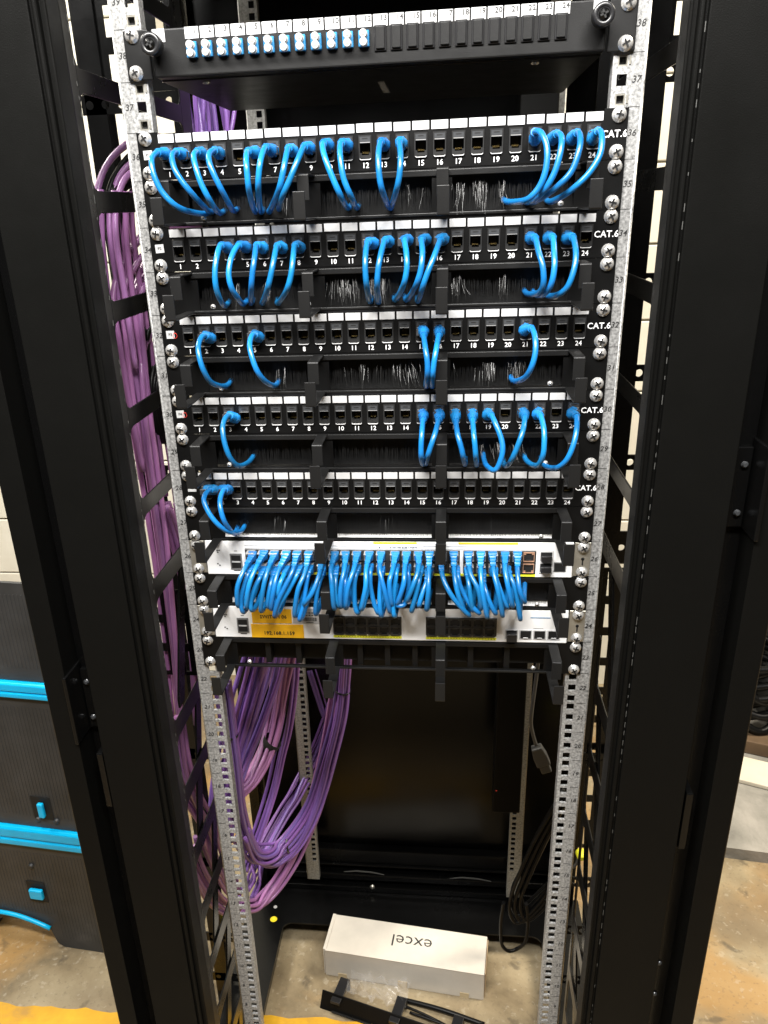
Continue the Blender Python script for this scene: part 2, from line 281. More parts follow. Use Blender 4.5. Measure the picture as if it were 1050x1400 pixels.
BLUE=[[36,1,[[-211.0,-6.0,1599.7],[-210.4,-12.0,1601.5],[-212.4,-30.0,1601.5],[-213.7,-42.5,1597.3],[-212.7,-50.2,1592.2],[-210.6,-54.4,1580.9],[-204.9,-54.4,1566.4],[-194.3,-50.2,1553.4],[-186.5,-29.7,1547.2],[-177.3,-3.0,1544.9],[-174.5,30.0,1548.9]]],[36,2,[[-192.7,-6.0,1599.7],[-193.7,-12.0,1600.4],[-193.6,-30.0,1601.1],[-193.7,-44.0,1597.2],[-190.3,-52.1,1586.5],[-184.4,-55.0,1575.9],[-176.0,-52.1,1563.7],[-171.5,-34.0,1553.0],[-172.3,-3.0,1546.5],[-172.5,30.0,1550.5]]],[36,3,[[-174.4,-6.0,1599.7],[-173.2,-12.0,1600.3],[-172.6,-30.0,1600.5],[-172.2,-44.0,1596.3],[-168.9,-52.1,1585.6],[-164.7,-55.0,1571.9],[-159.4,-52.1,1558.2],[-158.9,-34.0,1549.2],[-161.9,-3.0,1544.8],[-162.8,30.0,1548.8]]],[36,4,[[-156.1,-6.0,1599.7],[-155.6,-12.0,1599.5],[-155.2,-30.0,1601.0],[-156.8,-44.0,1597.2],[-155.1,-52.1,1588.9],[-150.3,-55.0,1576.9],[-145.2,-52.1,1564.1],[-143.8,-34.0,1551.9],[-147.4,-3.0,1546.4],[-148.5,30.0,1550.4]]],[36,6,[[-119.5,-6.0,1599.7],[-118.9,-12.0,1598.5],[-122.0,-30.0,1598.5],[-119.8,-48.6,1591.0],[-118.6,-55.0,1578.5],[-119.4,-48.6,1562.1],[-125.6,-3.0,1545.1],[-127.5,30.0,1549.1]]],[36,7,[[-101.2,-6.0,1599.7],[-102.1,-12.0,1599.7],[-104.2,-30.0,1601.1],[-104.9,-48.6,1592.4],[-106.9,-55.0,1580.0],[-110.4,-48.6,1563.8],[-119.4,-3.0,1544.8],[-122.1,30.0,1548.8]]],[36,8,[[-82.9,-6.0,1599.7],[-80.7,-12.0,1598.3],[-81.7,-30.0,1599.5],[-81.8,-48.6,1589.4],[-84.8,-55.0,1575.1],[-91.3,-48.6,1561.0],[-110.3,-3.0,1544.5],[-116.0,30.0,1548.5]]],[36,9,[[-64.6,-6.0,1599.7],[-64.0,-12.0,1600.3],[-66.3,-30.0,1600.2],[-69.2,-48.6,1589.9],[-77.2,-55.0,1572.7],[-87.6,-48.6,1556.7],[-100.2,-3.0,1546.4],[-104.0,30.0,1550.4]]],[36,10,[[-46.3,-6.0,1599.7],[-45.1,-12.0,1602.0],[-47.7,-30.0,1602.0],[-44.7,-48.6,1591.8],[-37.4,-55.0,1573.1],[-29.9,-48.6,1554.5],[-29.3,-3.0,1544.8],[-29.1,30.0,1548.8]]],[36,11,[[-28.0,-6.0,1599.7],[-26.4,-12.0,1601.1],[-30.1,-30.0,1601.9],[-29.4,-48.6,1591.2],[-26.2,-55.0,1570.6],[-20.1,-48.6,1554.1],[-20.1,-3.0,1544.5],[-20.1,30.0,1548.5]]],[36,13,[[8.6,-6.0,1599.7],[9.9,-12.0,1599.8],[7.9,-30.0,1601.1],[6.8,-48.6,1588.9],[7.8,-55.0,1570.7],[10.3,-48.6,1557.0],[13.4,-3.0,1543.3],[14.3,30.0,1547.3]]],[36,14,[[26.9,-6.0,1599.7],[26.7,-12.0,1600.2],[25.6,-30.0,1600.7],[27.6,-48.6,1588.0],[26.8,-55.0,1572.1],[22.9,-48.6,1557.7],[14.7,-3.0,1543.2],[12.2,30.0,1547.2]]],[36,21,[[155.0,-6.0,1599.7],[154.2,-12.0,1598.0],[152.2,-30.0,1603.1],[156.8,-42.5,1600.9],[161.6,-50.2,1589.0],[161.5,-54.4,1571.6],[156.6,-54.4,1556.7],[147.4,-50.2,1546.4],[138.8,-29.7,1544.1],[129.9,-3.0,1544.5],[127.2,30.0,1548.5]]],[36,22,[[173.3,-6.0,1599.7],[170.5,-12.0,1597.7],[172.7,-30.0,1600.7],[175.0,-44.0,1596.8],[174.1,-52.1,1586.1],[169.8,-55.0,1568.9],[162.1,-52.1,1554.1],[155.4,-34.0,1546.2],[150.4,-3.0,1543.0],[148.9,30.0,1547.0]]],[36,23,[[191.6,-6.0,1599.7],[188.8,-12.0,1596.9],[191.1,-30.0,1600.7],[191.9,-44.0,1596.0],[190.5,-52.1,1585.4],[184.8,-55.0,1568.3],[173.4,-52.1,1556.0],[161.8,-34.0,1547.1],[154.5,-3.0,1542.8],[152.3,30.0,1546.8]]],[36,24,[[209.9,-6.0,1599.7],[208.2,-12.0,1596.0],[209.9,-30.0,1601.3],[211.1,-44.0,1596.3],[209.4,-52.1,1581.1],[201.1,-55.0,1566.5],[188.7,-52.1,1554.3],[178.8,-34.0,1546.5],[172.1,-3.0,1542.9],[170.1,30.0,1546.9]]],[34,4,[[-156.1,-6.0,1510.8],[-155.1,-12.0,1511.0],[-157.7,-30.0,1514.2],[-158.0,-45.9,1506.5],[-159.9,-53.9,1491.4],[-160.4,-53.9,1475.5],[-160.7,-39.9,1461.4],[-166.0,-3.0,1452.8],[-167.6,30.0,1456.8]]],[34,5,[[-137.8,-6.0,1510.8],[-136.2,-12.0,1511.3],[-139.2,-30.0,1514.1],[-143.6,-45.9,1503.8],[-146.1,-53.9,1488.7],[-144.5,-53.9,1475.1],[-142.8,-39.9,1464.5],[-146.2,-3.0,1454.0],[-147.2,30.0,1458.0]]],[34,6,[[-119.5,-6.0,1510.8],[-118.3,-12.0,1509.8],[-120.6,-30.0,1513.0],[-119.3,-48.6,1503.2],[-121.6,-55.0,1488.1],[-125.8,-48.6,1471.8],[-137.6,-3.0,1454.5],[-141.1,30.0,1458.5]]],[34,7,[[-101.2,-6.0,1510.8],[-97.6,-12.0,1509.1],[-99.6,-30.0,1511.6],[-99.7,-48.6,1501.4],[-103.3,-55.0,1485.3],[-109.4,-48.6,1471.3],[-125.4,-3.0,1454.1],[-130.2,30.0,1458.1]]],[34,8,[[-82.9,-6.0,1510.8],[-79.0,-12.0,1509.0],[-81.1,-30.0,1511.7],[-80.6,-48.6,1500.8],[-82.9,-55.0,1484.7],[-90.0,-48.6,1469.6],[-108.6,-3.0,1453.7],[-114.2,30.0,1457.7]]],[34,12,[[-9.7,-6.0,1510.8],[-2.9,-12.0,1510.5],[-7.3,-30.0,1512.3],[-8.1,-48.6,1501.8],[-8.2,-55.0,1486.9],[-7.7,-48.6,1470.7],[-9.1,-3.0,1452.8],[-9.5,30.0,1456.8]]],[34,13,[[8.6,-6.0,1510.8],[12.8,-12.0,1511.6],[9.8,-30.0,1513.1],[6.8,-48.6,1501.3],[4.2,-55.0,1486.5],[2.5,-48.6,1470.4],[-0.3,-3.0,1451.6],[-1.1,30.0,1455.6]]],[34,14,[[26.9,-6.0,1510.8],[32.0,-12.0,1512.4],[29.6,-30.0,1513.2],[32.0,-48.6,1501.7],[32.4,-55.0,1487.0],[28.2,-48.6,1471.4],[17.7,-3.0,1453.8],[14.6,30.0,1457.8]]],[34,15,[[45.2,-6.0,1510.8],[50.3,-12.0,1512.2],[46.7,-30.0,1513.0],[47.7,-48.6,1501.2],[45.9,-55.0,1485.5],[40.6,-48.6,1471.1],[29.6,-3.0,1453.5],[26.3,30.0,1457.5]]],[34,16,[[63.5,-6.0,1510.8],[67.9,-12.0,1512.1],[65.0,-30.0,1512.0],[59.2,-48.6,1498.5],[52.0,-55.0,1481.8],[46.8,-48.6,1467.3],[41.5,-3.0,1451.9],[39.9,30.0,1455.9]]],[34,21,[[155.0,-6.0,1510.8],[154.6,-12.0,1509.9],[157.2,-30.0,1510.4],[159.6,-45.9,1498.5],[163.3,-53.9,1485.3],[164.6,-53.9,1470.3],[161.7,-39.9,1460.5],[154.2,-3.0,1456.4],[151.9,30.0,1460.4]]],[34,22,[[173.3,-6.0,1510.8],[171.8,-12.0,1509.3],[174.0,-30.0,1510.5],[174.1,-45.9,1498.1],[174.2,-53.9,1484.9],[172.2,-53.9,1470.1],[167.9,-39.9,1459.6],[163.2,-3.0,1454.9],[161.8,30.0,1458.9]]],[34,23,[[191.6,-6.0,1510.8],[190.2,-12.0,1508.7],[193.2,-30.0,1509.9],[194.7,-45.9,1497.4],[192.8,-53.9,1482.1],[187.4,-53.9,1466.2],[180.1,-39.9,1458.0],[174.7,-3.0,1454.1],[173.1,30.0,1458.1]]],[32,2,[[-192.7,-6.0,1421.9],[-183.3,-12.0,1420.1],[-186.6,-30.0,1425.3],[-187.9,-45.9,1418.2],[-185.8,-53.9,1406.4],[-182.5,-53.9,1392.0],[-179.2,-39.9,1377.0],[-174.5,-3.0,1366.4],[-173.1,30.0,1370.4]]],[32,5,[[-137.8,-6.0,1421.9],[-129.7,-12.0,1420.1],[-132.8,-30.0,1424.8],[-132.9,-45.9,1417.0],[-129.3,-53.9,1404.1],[-124.5,-53.9,1389.7],[-119.8,-39.9,1377.2],[-117.9,-3.0,1366.0],[-117.3,30.0,1370.0]]],[32,15,[[45.2,-6.0,1421.9],[47.7,-12.0,1421.9],[48.2,-30.0,1420.7],[50.4,-48.6,1410.0],[52.5,-55.0,1396.3],[52.1,-48.6,1380.2],[49.9,-3.0,1362.0],[49.2,30.0,1366.0]]],[32,16,[[63.5,-6.0,1421.9],[64.4,-12.0,1421.5],[63.8,-30.0,1420.3],[61.5,-48.6,1409.7],[59.2,-55.0,1396.2],[57.6,-48.6,1380.1],[56.3,-3.0,1361.9],[55.9,30.0,1365.9]]],[32,21,[[155.0,-6.0,1421.9],[152.2,-12.0,1420.7],[157.8,-30.0,1424.7],[160.2,-45.9,1418.1],[160.2,-53.9,1403.7],[156.8,-53.9,1389.3],[151.8,-39.9,1376.8],[143.7,-3.0,1366.6],[141.3,30.0,1370.6]]],[30,3,[[-174.4,-6.0,1333.0],[-164.7,-12.0,1331.3],[-169.0,-30.0,1338.3],[-170.7,-45.9,1331.0],[-168.5,-53.9,1315.7],[-164.0,-53.9,1298.0],[-158.7,-39.9,1284.0],[-154.8,-3.0,1278.9],[-153.6,30.0,1282.9]]],[30,15,[[45.2,-6.0,1333.0],[47.1,-12.0,1331.6],[47.1,-30.0,1331.6],[46.5,-48.6,1323.4],[45.7,-55.0,1308.3],[45.9,-48.6,1293.3],[46.7,-3.0,1273.6],[46.9,30.0,1277.6]]],[30,16,[[63.5,-6.0,1333.0],[64.8,-12.0,1331.4],[63.9,-30.0,1331.4],[60.6,-48.6,1321.9],[55.7,-55.0,1308.2],[52.0,-48.6,1294.6],[49.4,-3.0,1274.1],[48.6,30.0,1278.1]]],[30,17,[[81.8,-6.0,1333.0],[82.3,-12.0,1331.2],[82.2,-30.0,1329.9],[84.1,-48.6,1320.4],[88.2,-55.0,1306.7],[91.0,-48.6,1293.1],[93.8,-3.0,1273.3],[94.6,30.0,1277.3]]],[30,18,[[100.1,-6.0,1333.0],[100.9,-12.0,1331.0],[100.3,-30.0,1331.0],[101.0,-48.6,1321.5],[102.6,-55.0,1307.9],[104.1,-48.6,1293.0],[106.8,-3.0,1272.4],[107.6,30.0,1276.4]]],[30,19,[[118.4,-6.0,1333.0],[116.7,-12.0,1331.6],[119.8,-30.0,1335.9],[124.3,-42.5,1328.7],[130.3,-50.2,1314.0],[131.3,-54.4,1301.0],[127.5,-54.4,1286.7],[123.0,-50.2,1280.7],[116.9,-29.7,1279.2],[114.6,-3.0,1279.9],[113.9,30.0,1283.9]]],[30,21,[[155.0,-6.0,1333.0],[155.9,-12.0,1331.9],[155.3,-30.0,1332.9],[152.2,-48.6,1323.6],[146.9,-55.0,1308.8],[140.7,-48.6,1290.1],[138.1,-3.0,1271.4],[137.3,30.0,1275.4]]],[30,22,[[173.3,-6.0,1333.0],[170.0,-12.0,1331.7],[171.5,-30.0,1334.5],[173.8,-45.9,1325.2],[174.2,-53.9,1310.8],[173.3,-53.9,1296.7],[169.3,-39.9,1282.6],[162.3,-3.0,1276.8],[160.2,30.0,1280.8]]],[30,24,[[209.9,-6.0,1333.0],[206.7,-12.0,1331.7],[209.0,-30.0,1333.5],[207.5,-45.9,1322.3],[203.6,-53.9,1306.8],[197.3,-53.9,1291.4],[189.4,-39.9,1279.8],[181.8,-3.0,1272.0],[179.5,30.0,1276.0]]],[28,1,[[-211.0,-6.0,1244.1],[-198.2,-12.0,1246.4],[-200.6,-30.0,1251.2],[-201.8,-45.9,1246.3],[-194.8,-53.9,1232.3],[-183.9,-53.9,1216.5],[-174.8,-39.9,1203.5],[-173.1,-3.0,1191.6],[-172.6,30.0,1195.6]]],[28,2,[[-192.7,-6.0,1244.1],[-181.3,-12.0,1246.4],[-182.7,-30.0,1251.2],[-183.0,-45.9,1245.0],[-180.7,-53.9,1234.9],[-177.8,-53.9,1221.8],[-175.9,-39.9,1205.7],[-181.5,-3.0,1188.2],[-183.2,30.0,1192.2]]]]
SWC=[[1,"u",[[-163.0,-4.0,1160.0],[-160.2,-14.0,1162.0],[-165.3,-36.1,1154.6],[-172.6,-48.7,1137.1],[-175.0,-46.0,1112.1],[-174.0,-30.0,1108.1],[-171.0,0.0,1116.1],[-169.0,30.0,1124.1]]],[1,"l",[[-163.0,-4.0,1145.0],[-161.5,-30.0,1148.7],[-166.3,-39.3,1135.8],[-171.3,-44.0,1117.5],[-170.5,-44.0,1102.3],[-169.5,-28.0,1098.3],[-166.5,0.0,1106.3],[-164.5,30.0,1114.3]]],[2,"u",[[-148.6,-4.0,1160.0],[-146.2,-14.0,1163.6],[-152.3,-36.1,1154.7],[-159.0,-48.7,1137.3],[-164.9,-46.0,1110.6],[-163.9,-30.0,1106.6],[-160.9,0.0,1114.6],[-158.9,30.0,1122.6]]],[2,"l",[[-148.6,-4.0,1145.0],[-147.4,-30.0,1144.2],[-153.6,-39.3,1132.8],[-158.9,-44.0,1117.7],[-159.4,-44.0,1104.9],[-158.4,-28.0,1100.9],[-155.4,0.0,1108.9],[-153.4,30.0,1116.9]]],[3,"u",[[-134.2,-4.0,1160.0],[-133.2,-14.0,1162.2],[-136.5,-36.1,1154.9],[-141.1,-48.7,1137.5],[-147.5,-46.0,1106.1],[-146.5,-30.0,1102.1],[-143.5,0.0,1110.1],[-141.5,30.0,1118.1]]],[3,"l",[[-134.2,-4.0,1145.0],[-132.9,-30.0,1144.4],[-135.5,-44.0,1130.6],[-139.3,-44.0,1110.0],[-138.3,-28.0,1106.0],[-135.3,0.0,1114.0],[-133.3,30.0,1122.0]]],[4,"u",[[-119.9,-4.0,1160.0],[-118.7,-14.0,1162.3],[-125.4,-36.1,1150.4],[-129.3,-48.7,1133.0],[-134.7,-46.0,1108.7],[-133.7,-30.0,1104.7],[-130.7,0.0,1112.7],[-128.7,30.0,1120.7]]],[4,"l",[[-119.9,-4.0,1145.0],[-118.2,-30.0,1147.6],[-121.8,-44.0,1140.1],[-125.9,-44.0,1124.5],[-124.9,-28.0,1120.5],[-121.9,0.0,1128.5],[-119.9,30.0,1136.5]]],[5,"u",[[-105.5,-4.0,1160.0],[-105.6,-14.0,1162.4],[-108.3,-36.1,1150.5],[-123.7,-48.7,1122.1],[-131.1,-46.0,1099.2],[-130.1,-30.0,1095.2],[-127.1,0.0,1103.2],[-125.1,30.0,1111.2]]],[5,"l",[[-105.5,-4.0,1145.0],[-102.4,-30.0,1147.8],[-113.6,-39.3,1128.6],[-123.9,-44.0,1113.5],[-129.2,-44.0,1100.6],[-128.2,-28.0,1096.6],[-125.2,0.0,1104.6],[-123.2,30.0,1112.6]]],[6,"u",[[-91.1,-4.0,1160.0],[-91.2,-14.0,1162.5],[-92.6,-36.1,1150.7],[-100.2,-48.7,1133.4],[-106.8,-46.0,1100.4],[-105.8,-30.0,1096.4],[-102.8,0.0,1104.4],[-100.8,30.0,1112.4]]],[6,"l",[[-91.1,-4.0,1145.0],[-89.5,-30.0,1147.9],[-91.8,-39.3,1133.6],[-95.9,-44.0,1112.3],[-101.5,-44.0,1093.1],[-100.5,-28.0,1089.1],[-97.5,0.0,1097.1],[-95.5,30.0,1105.1]]],[7,"u",[[-76.7,-4.0,1160.0],[-75.8,-14.0,1154.9],[-75.8,-36.1,1147.8],[-83.4,-48.7,1130.5],[-94.0,-46.0,1114.9],[-93.0,-30.0,1110.9],[-90.0,0.0,1118.9],[-88.0,30.0,1126.9]]],[7,"l",[[-76.7,-4.0,1145.0],[-74.0,-30.0,1145.0],[-77.7,-44.0,1131.4],[-81.5,-44.0,1102.2],[-80.5,-28.0,1098.2],[-77.5,0.0,1106.2],[-75.5,30.0,1114.2]]],[8,"u",[[-62.3,-4.0,1160.0],[-59.6,-14.0,1162.8],[-61.3,-36.1,1155.6],[-59.1,-48.7,1138.5],[-58.6,-46.0,1110.8],[-57.6,-30.0,1106.8],[-54.6,0.0,1114.8],[-52.6,30.0,1122.8]]],[8,"l",[[-62.3,-4.0,1145.0],[-56.9,-30.0,1146.7],[-55.9,-44.0,1128.6],[-52.5,-44.0,1111.4],[-51.5,-28.0,1107.4],[-48.5,0.0,1115.4],[-46.5,30.0,1123.4]]],[9,"u",[[-48.0,-4.0,1160.0],[-46.3,-14.0,1162.9],[-45.4,-36.1,1155.8],[-48.9,-48.7,1138.7],[-50.6,-46.0,1113.2],[-49.6,-30.0,1109.2],[-46.6,0.0,1117.2],[-44.6,30.0,1125.2]]],[9,"l",[[-48.0,-4.0,1145.0],[-45.0,-30.0,1148.4],[-44.6,-44.0,1136.5],[-45.0,-44.0,1110.7],[-44.0,-28.0,1106.7],[-41.0,0.0,1114.7],[-39.0,30.0,1122.7]]],[10,"u",[[-33.6,-4.0,1160.0],[-32.7,-14.0,1163.0],[-34.2,-36.1,1155.9],[-40.5,-48.7,1138.8],[-44.0,-46.0,1113.3],[-43.0,-30.0,1109.3],[-40.0,0.0,1117.3],[-38.0,30.0,1125.3]]],[10,"l",[[-33.6,-4.0,1145.0],[-31.6,-30.0,1150.1],[-33.9,-39.3,1137.5],[-33.6,-44.0,1113.3],[-31.1,-44.0,1103.1],[-30.1,-28.0,1099.1],[-27.1,0.0,1107.1],[-25.1,30.0,1115.1]]],[11,"u",[[-19.2,-4.0,1160.0],[-17.8,-14.0,1163.1],[-19.6,-36.1,1156.0],[-19.7,-48.7,1139.1],[-25.7,-46.0,1110.5],[-24.7,-30.0,1106.5],[-21.7,0.0,1114.5],[-19.7,30.0,1122.5]]],[11,"l",[[-19.2,-4.0,1145.0],[-15.3,-30.0,1153.3],[-15.0,-39.3,1137.7],[-11.0,-44.0,1116.8],[-6.4,-44.0,1103.5],[-5.4,-28.0,1099.5],[-2.4,0.0,1107.5],[-0.4,30.0,1115.5]]],[12,"u",[[-4.8,-4.0,1160.0],[-3.7,-14.0,1163.2],[-3.6,-36.1,1156.2],[2.4,-48.7,1134.8],[7.8,-46.0,1107.1],[8.8,-30.0,1103.1],[11.8,0.0,1111.1],[13.8,30.0,1119.1]]],[12,"l",[[-4.8,-4.0,1145.0],[-2.9,-30.0,1145.8],[-4.2,-44.0,1120.0],[-3.0,-44.0,1100.4],[-2.0,-28.0,1096.4],[1.0,0.0,1104.4],[3.0,30.0,1112.4]]],[13,"u",[[12.1,-4.0,1160.0],[13.2,-14.0,1163.3],[11.6,-36.1,1156.4],[8.1,-48.7,1144.0],[10.4,-46.0,1116.5],[11.4,-30.0,1112.5],[14.4,0.0,1120.5],[16.4,30.0,1128.5]]],[13,"l",[[12.1,-4.0,1145.0],[15.4,-30.0,1152.1],[13.5,-39.3,1135.0],[11.3,-44.0,1114.0],[12.8,-44.0,1099.9],[13.8,-28.0,1095.9],[16.8,0.0,1103.9],[18.8,30.0,1111.9]]],[14,"u",[[26.1,-4.0,1160.0],[26.6,-14.0,1163.4],[25.4,-36.1,1156.5],[24.5,-48.7,1142.7],[17.1,-46.0,1118.2],[18.1,-30.0,1114.2],[21.1,0.0,1122.2],[23.1,30.0,1130.2]]],[14,"l",[[26.1,-4.0,1145.0],[28.6,-30.0,1152.2],[30.2,-39.3,1135.2],[25.3,-44.0,1115.8],[16.9,-44.0,1113.3],[17.9,-28.0,1109.3],[20.9,0.0,1117.3],[22.9,30.0,1125.3]]],[15,"u",[[40.2,-4.0,1160.0],[40.6,-14.0,1163.6],[41.3,-36.1,1156.7],[35.4,-48.7,1141.3],[28.2,-46.0,1121.5],[29.2,-30.0,1117.5],[32.2,0.0,1125.5],[34.2,30.0,1133.5]]],[15,"l",[[40.2,-4.0,1145.0],[43.1,-30.0,1149.3],[40.7,-44.0,1137.6],[33.6,-44.0,1108.1],[34.6,-28.0,1104.1],[37.6,0.0,1112.1],[39.6,30.0,1120.1]]],[16,"u",[[54.2,-4.0,1160.0],[53.8,-14.0,1163.7],[53.6,-36.1,1152.2],[53.1,-48.7,1135.4],[51.0,-46.0,1111.0],[52.0,-30.0,1107.0],[55.0,0.0,1115.0],[57.0,30.0,1123.0]]],[16,"l",[[54.2,-4.0,1145.0],[51.4,-30.0,1141.8],[44.8,-44.0,1125.3],[42.0,-44.0,1113.7],[43.0,-28.0,1109.7],[46.0,0.0,1117.7],[48.0,30.0,1125.7]]],[17,"u",[[68.3,-4.0,1160.0],[67.5,-14.0,1157.7],[69.8,-36.1,1146.4],[80.8,-48.7,1128.2],[99.0,-46.0,1104.0],[100.0,-30.0,1100.0],[103.0,0.0,1108.0],[105.0,30.0,1116.0]]],[18,"u",[[82.4,-4.0,1160.0],[82.0,-14.0,1163.9],[82.7,-36.1,1152.6],[86.1,-48.7,1135.9],[93.3,-46.0,1112.4],[94.3,-30.0,1108.4],[97.3,0.0,1116.4],[99.3,30.0,1124.4]]],[18,"l",[[82.4,-4.0,1145.0],[86.2,-30.0,1149.8],[90.3,-39.3,1136.0],[100.1,-44.0,1118.5],[111.3,-44.0,1105.5],[112.3,-28.0,1101.5],[115.3,0.0,1109.5],[117.3,30.0,1117.5]]],[19,"u",[[100.5,-4.0,1160.0],[99.3,-14.0,1164.0],[101.0,-36.1,1152.7],[110.4,-48.7,1136.2],[113.8,-46.0,1113.5],[114.8,-30.0,1109.5],[117.8,0.0,1117.5],[119.8,30.0,1125.5]]],[19,"l",[[100.5,-4.0,1145.0],[98.5,-30.0,1146.9],[100.5,-44.0,1133.8],[104.4,-44.0,1110.0],[105.4,-28.0,1106.0],[108.4,0.0,1114.0],[110.4,30.0,1122.0]]],[20,"u",[[114.4,-4.0,1160.0],[113.7,-14.0,1164.1],[113.2,-36.1,1152.9],[115.2,-48.7,1133.2],[121.1,-46.0,1102.8],[122.1,-30.0,1098.8],[125.1,0.0,1106.8],[127.1,30.0,1114.8]]],[20,"l",[[114.4,-4.0,1145.0],[116.5,-30.0,1139.5],[121.7,-44.0,1124.9],[130.4,-44.0,1105.8],[131.4,-28.0,1101.8],[134.4,0.0,1109.8],[136.4,30.0,1117.8]]],[21,"u",[[128.3,-4.0,1160.0],[127.4,-14.0,1164.2],[128.0,-36.1,1153.0],[133.3,-48.7,1133.5],[138.8,-46.0,1104.7],[139.8,-30.0,1100.7],[142.8,0.0,1108.7],[144.8,30.0,1116.7]]],[21,"l",[[128.3,-4.0,1145.0],[129.9,-30.0,1147.2],[134.9,-44.0,1135.7],[143.7,-44.0,1114.5],[144.7,-28.0,1110.5],[147.7,0.0,1118.5],[149.7,30.0,1126.5]]],[22,"u",[[142.2,-4.0,1160.0],[141.8,-14.0,1164.4],[140.6,-36.1,1157.6],[143.7,-48.7,1141.1],[149.5,-46.0,1117.2],[150.5,-30.0,1113.2],[153.5,0.0,1121.2],[155.5,30.0,1129.2]]],[22,"l",[[142.2,-4.0,1145.0],[145.3,-30.0,1150.4],[152.3,-44.0,1136.0],[159.5,-44.0,1100.1],[160.5,-28.0,1096.1],[163.5,0.0,1104.1],[165.5,30.0,1112.1]]],[23,"u",[[156.1,-4.0,1160.0],[156.1,-14.0,1164.5],[154.8,-36.1,1153.3],[157.2,-48.7,1136.8],[163.4,-46.0,1122.0],[164.4,-30.0,1118.0],[167.4,0.0,1126.0],[169.4,30.0,1134.0]]]]
PURPLE=[["left",7,0.024,0.024,[[-311.3,100.0,1573.6],[-317.5,100.0,1518.6],[-318.9,100.0,1452.1],[-319.4,100.0,1381.9],[-318.0,100.0,1307.5],[-317.5,100.0,1228.6],[-317.6,100.0,1155.6],[-318.3,100.0,1089.8],[-320.6,100.0,1009.0],[-322.0,100.0,948.3],[-327.9,100.0,832.3]]],["arcA",6,0.026,0.022,[[-234.1,160.0,1601.8],[-275.7,140.0,1612.0],[-306.1,120.0,1593.2],[-318.2,100.0,1558.4],[-320.7,90.0,1519.1],[-320.0,90.0,1461.6],[-319.7,90.0,1374.6]]],["arcB",6,0.022,0.018,[[-244.1,200.0,1512.1],[-286.0,150.0,1511.3],[-307.5,120.0,1484.1],[-317.0,100.0,1452.1],[-315.6,90.0,1401.3],[-316.6,90.0,1319.4],[-315.2,90.0,1241.8]]],["arcC",5,0.018,0.016,[[-251.8,200.0,1402.2],[-289.7,150.0,1414.5],[-304.7,120.0,1387.3],[-303.8,100.0,1345.0],[-305.9,100.0,1268.6],[-305.7,100.0,1197.8]]],["rightofleft",6,0.014,0.014,[[-301.0,100.0,1187.4],[-298.0,110.0,1141.0],[-296.0,120.0,1081.0],[-297.4,130.0,1005.6],[-303.2,140.0,925.1],[-305.3,150.0,853.0]]],["lowleft",8,0.012,0.02,[[-328.1,80.0,852.9],[-329.3,80.0,772.4],[-326.4,100.0,692.7],[-320.6,140.0,597.7],[-332.3,200.0,458.3],[-338.9,280.0,313.9]]],["lowleft2",7,0.018,0.018,[[-337.4,100.0,601.9],[-336.7,120.0,519.3],[-332.6,160.0,419.8],[-316.4,200.0,342.7]]],["A",14,0.022,0.018,[[-231.2,250.0,889.8],[-248.6,250.0,833.1],[-266.2,220.0,772.4],[-285.7,200.0,704.2],[-302.6,180.0,626.9],[-319.5,180.0,529.0]]],["A2",6,0.016,0.014,[[-205.9,300.0,862.0],[-224.5,300.0,788.0],[-250.5,270.0,715.7],[-275.2,240.0,658.7],[-291.7,200.0,618.6]]],["B",12,0.018,0.01,[[-204.2,350.0,833.7],[-221.9,350.0,756.7],[-236.5,340.0,683.3],[-248.4,300.0,640.0],[-268.1,250.0,616.0],[-292.8,200.0,607.4],[-309.3,180.0,562.5]]],["C",5,0.01,0.009,[[-193.8,360.0,835.8],[-205.0,360.0,750.9],[-223.0,360.0,653.5],[-239.7,350.0,592.8],[-254.9,330.0,530.1],[-273.3,300.0,475.1],[-291.5,280.0,429.2],[-306.6,250.0,393.2]]],["D",9,0.012,0.01,[[-260.8,120.0,899.9],[-259.8,120.0,820.8],[-264.2,140.0,721.5],[-276.0,180.0,596.6],[-279.6,240.0,462.0],[-264.6,300.0,369.4],[-222.5,330.0,377.4],[-176.4,350.0,462.0],[-143.4,375.0,578.0],[-123.0,390.0,661.1],[-115.6,400.0,728.4],[-108.9,400.0,822.8]]],["E",12,0.011,0.02,[[-109.5,400.0,807.4],[-115.6,400.0,728.4],[-124.5,400.0,654.2],[-145.7,380.0,574.1],[-180.7,360.0,464.1],[-223.5,330.0,405.4],[-259.8,300.0,392.2],[-283.9,250.0,439.9],[-285.7,200.0,546.0]]],["F",9,0.012,0.015,[[-315.4,240.0,305.7],[-295.1,280.0,272.3],[-268.4,320.0,277.9],[-236.0,350.0,319.0],[-208.2,370.0,379.2],[-182.2,385.0,452.0],[-151.1,400.0,576.3],[-133.4,410.0,672.2],[-124.9,420.0,731.9],[-119.6,430.0,813.7]]],["G",8,0.018,0.022,[[-169.3,660.0,505.0],[-211.8,630.0,392.9],[-250.4,570.0,334.3],[-278.5,510.0,310.7],[-302.5,440.0,289.7],[-317.7,370.0,274.3],[-325.0,300.0,274.7]]],["H",7,0.013,0.013,[[-228.7,660.0,591.1],[-210.1,660.0,503.6],[-197.9,660.0,443.6],[-203.4,660.0,370.8],[-214.2,640.0,311.3]]],["T",14,0.034,0.034,[[-277.2,420.0,1738.8],[-272.7,420.0,1683.3],[-273.5,420.0,1626.0]]]]
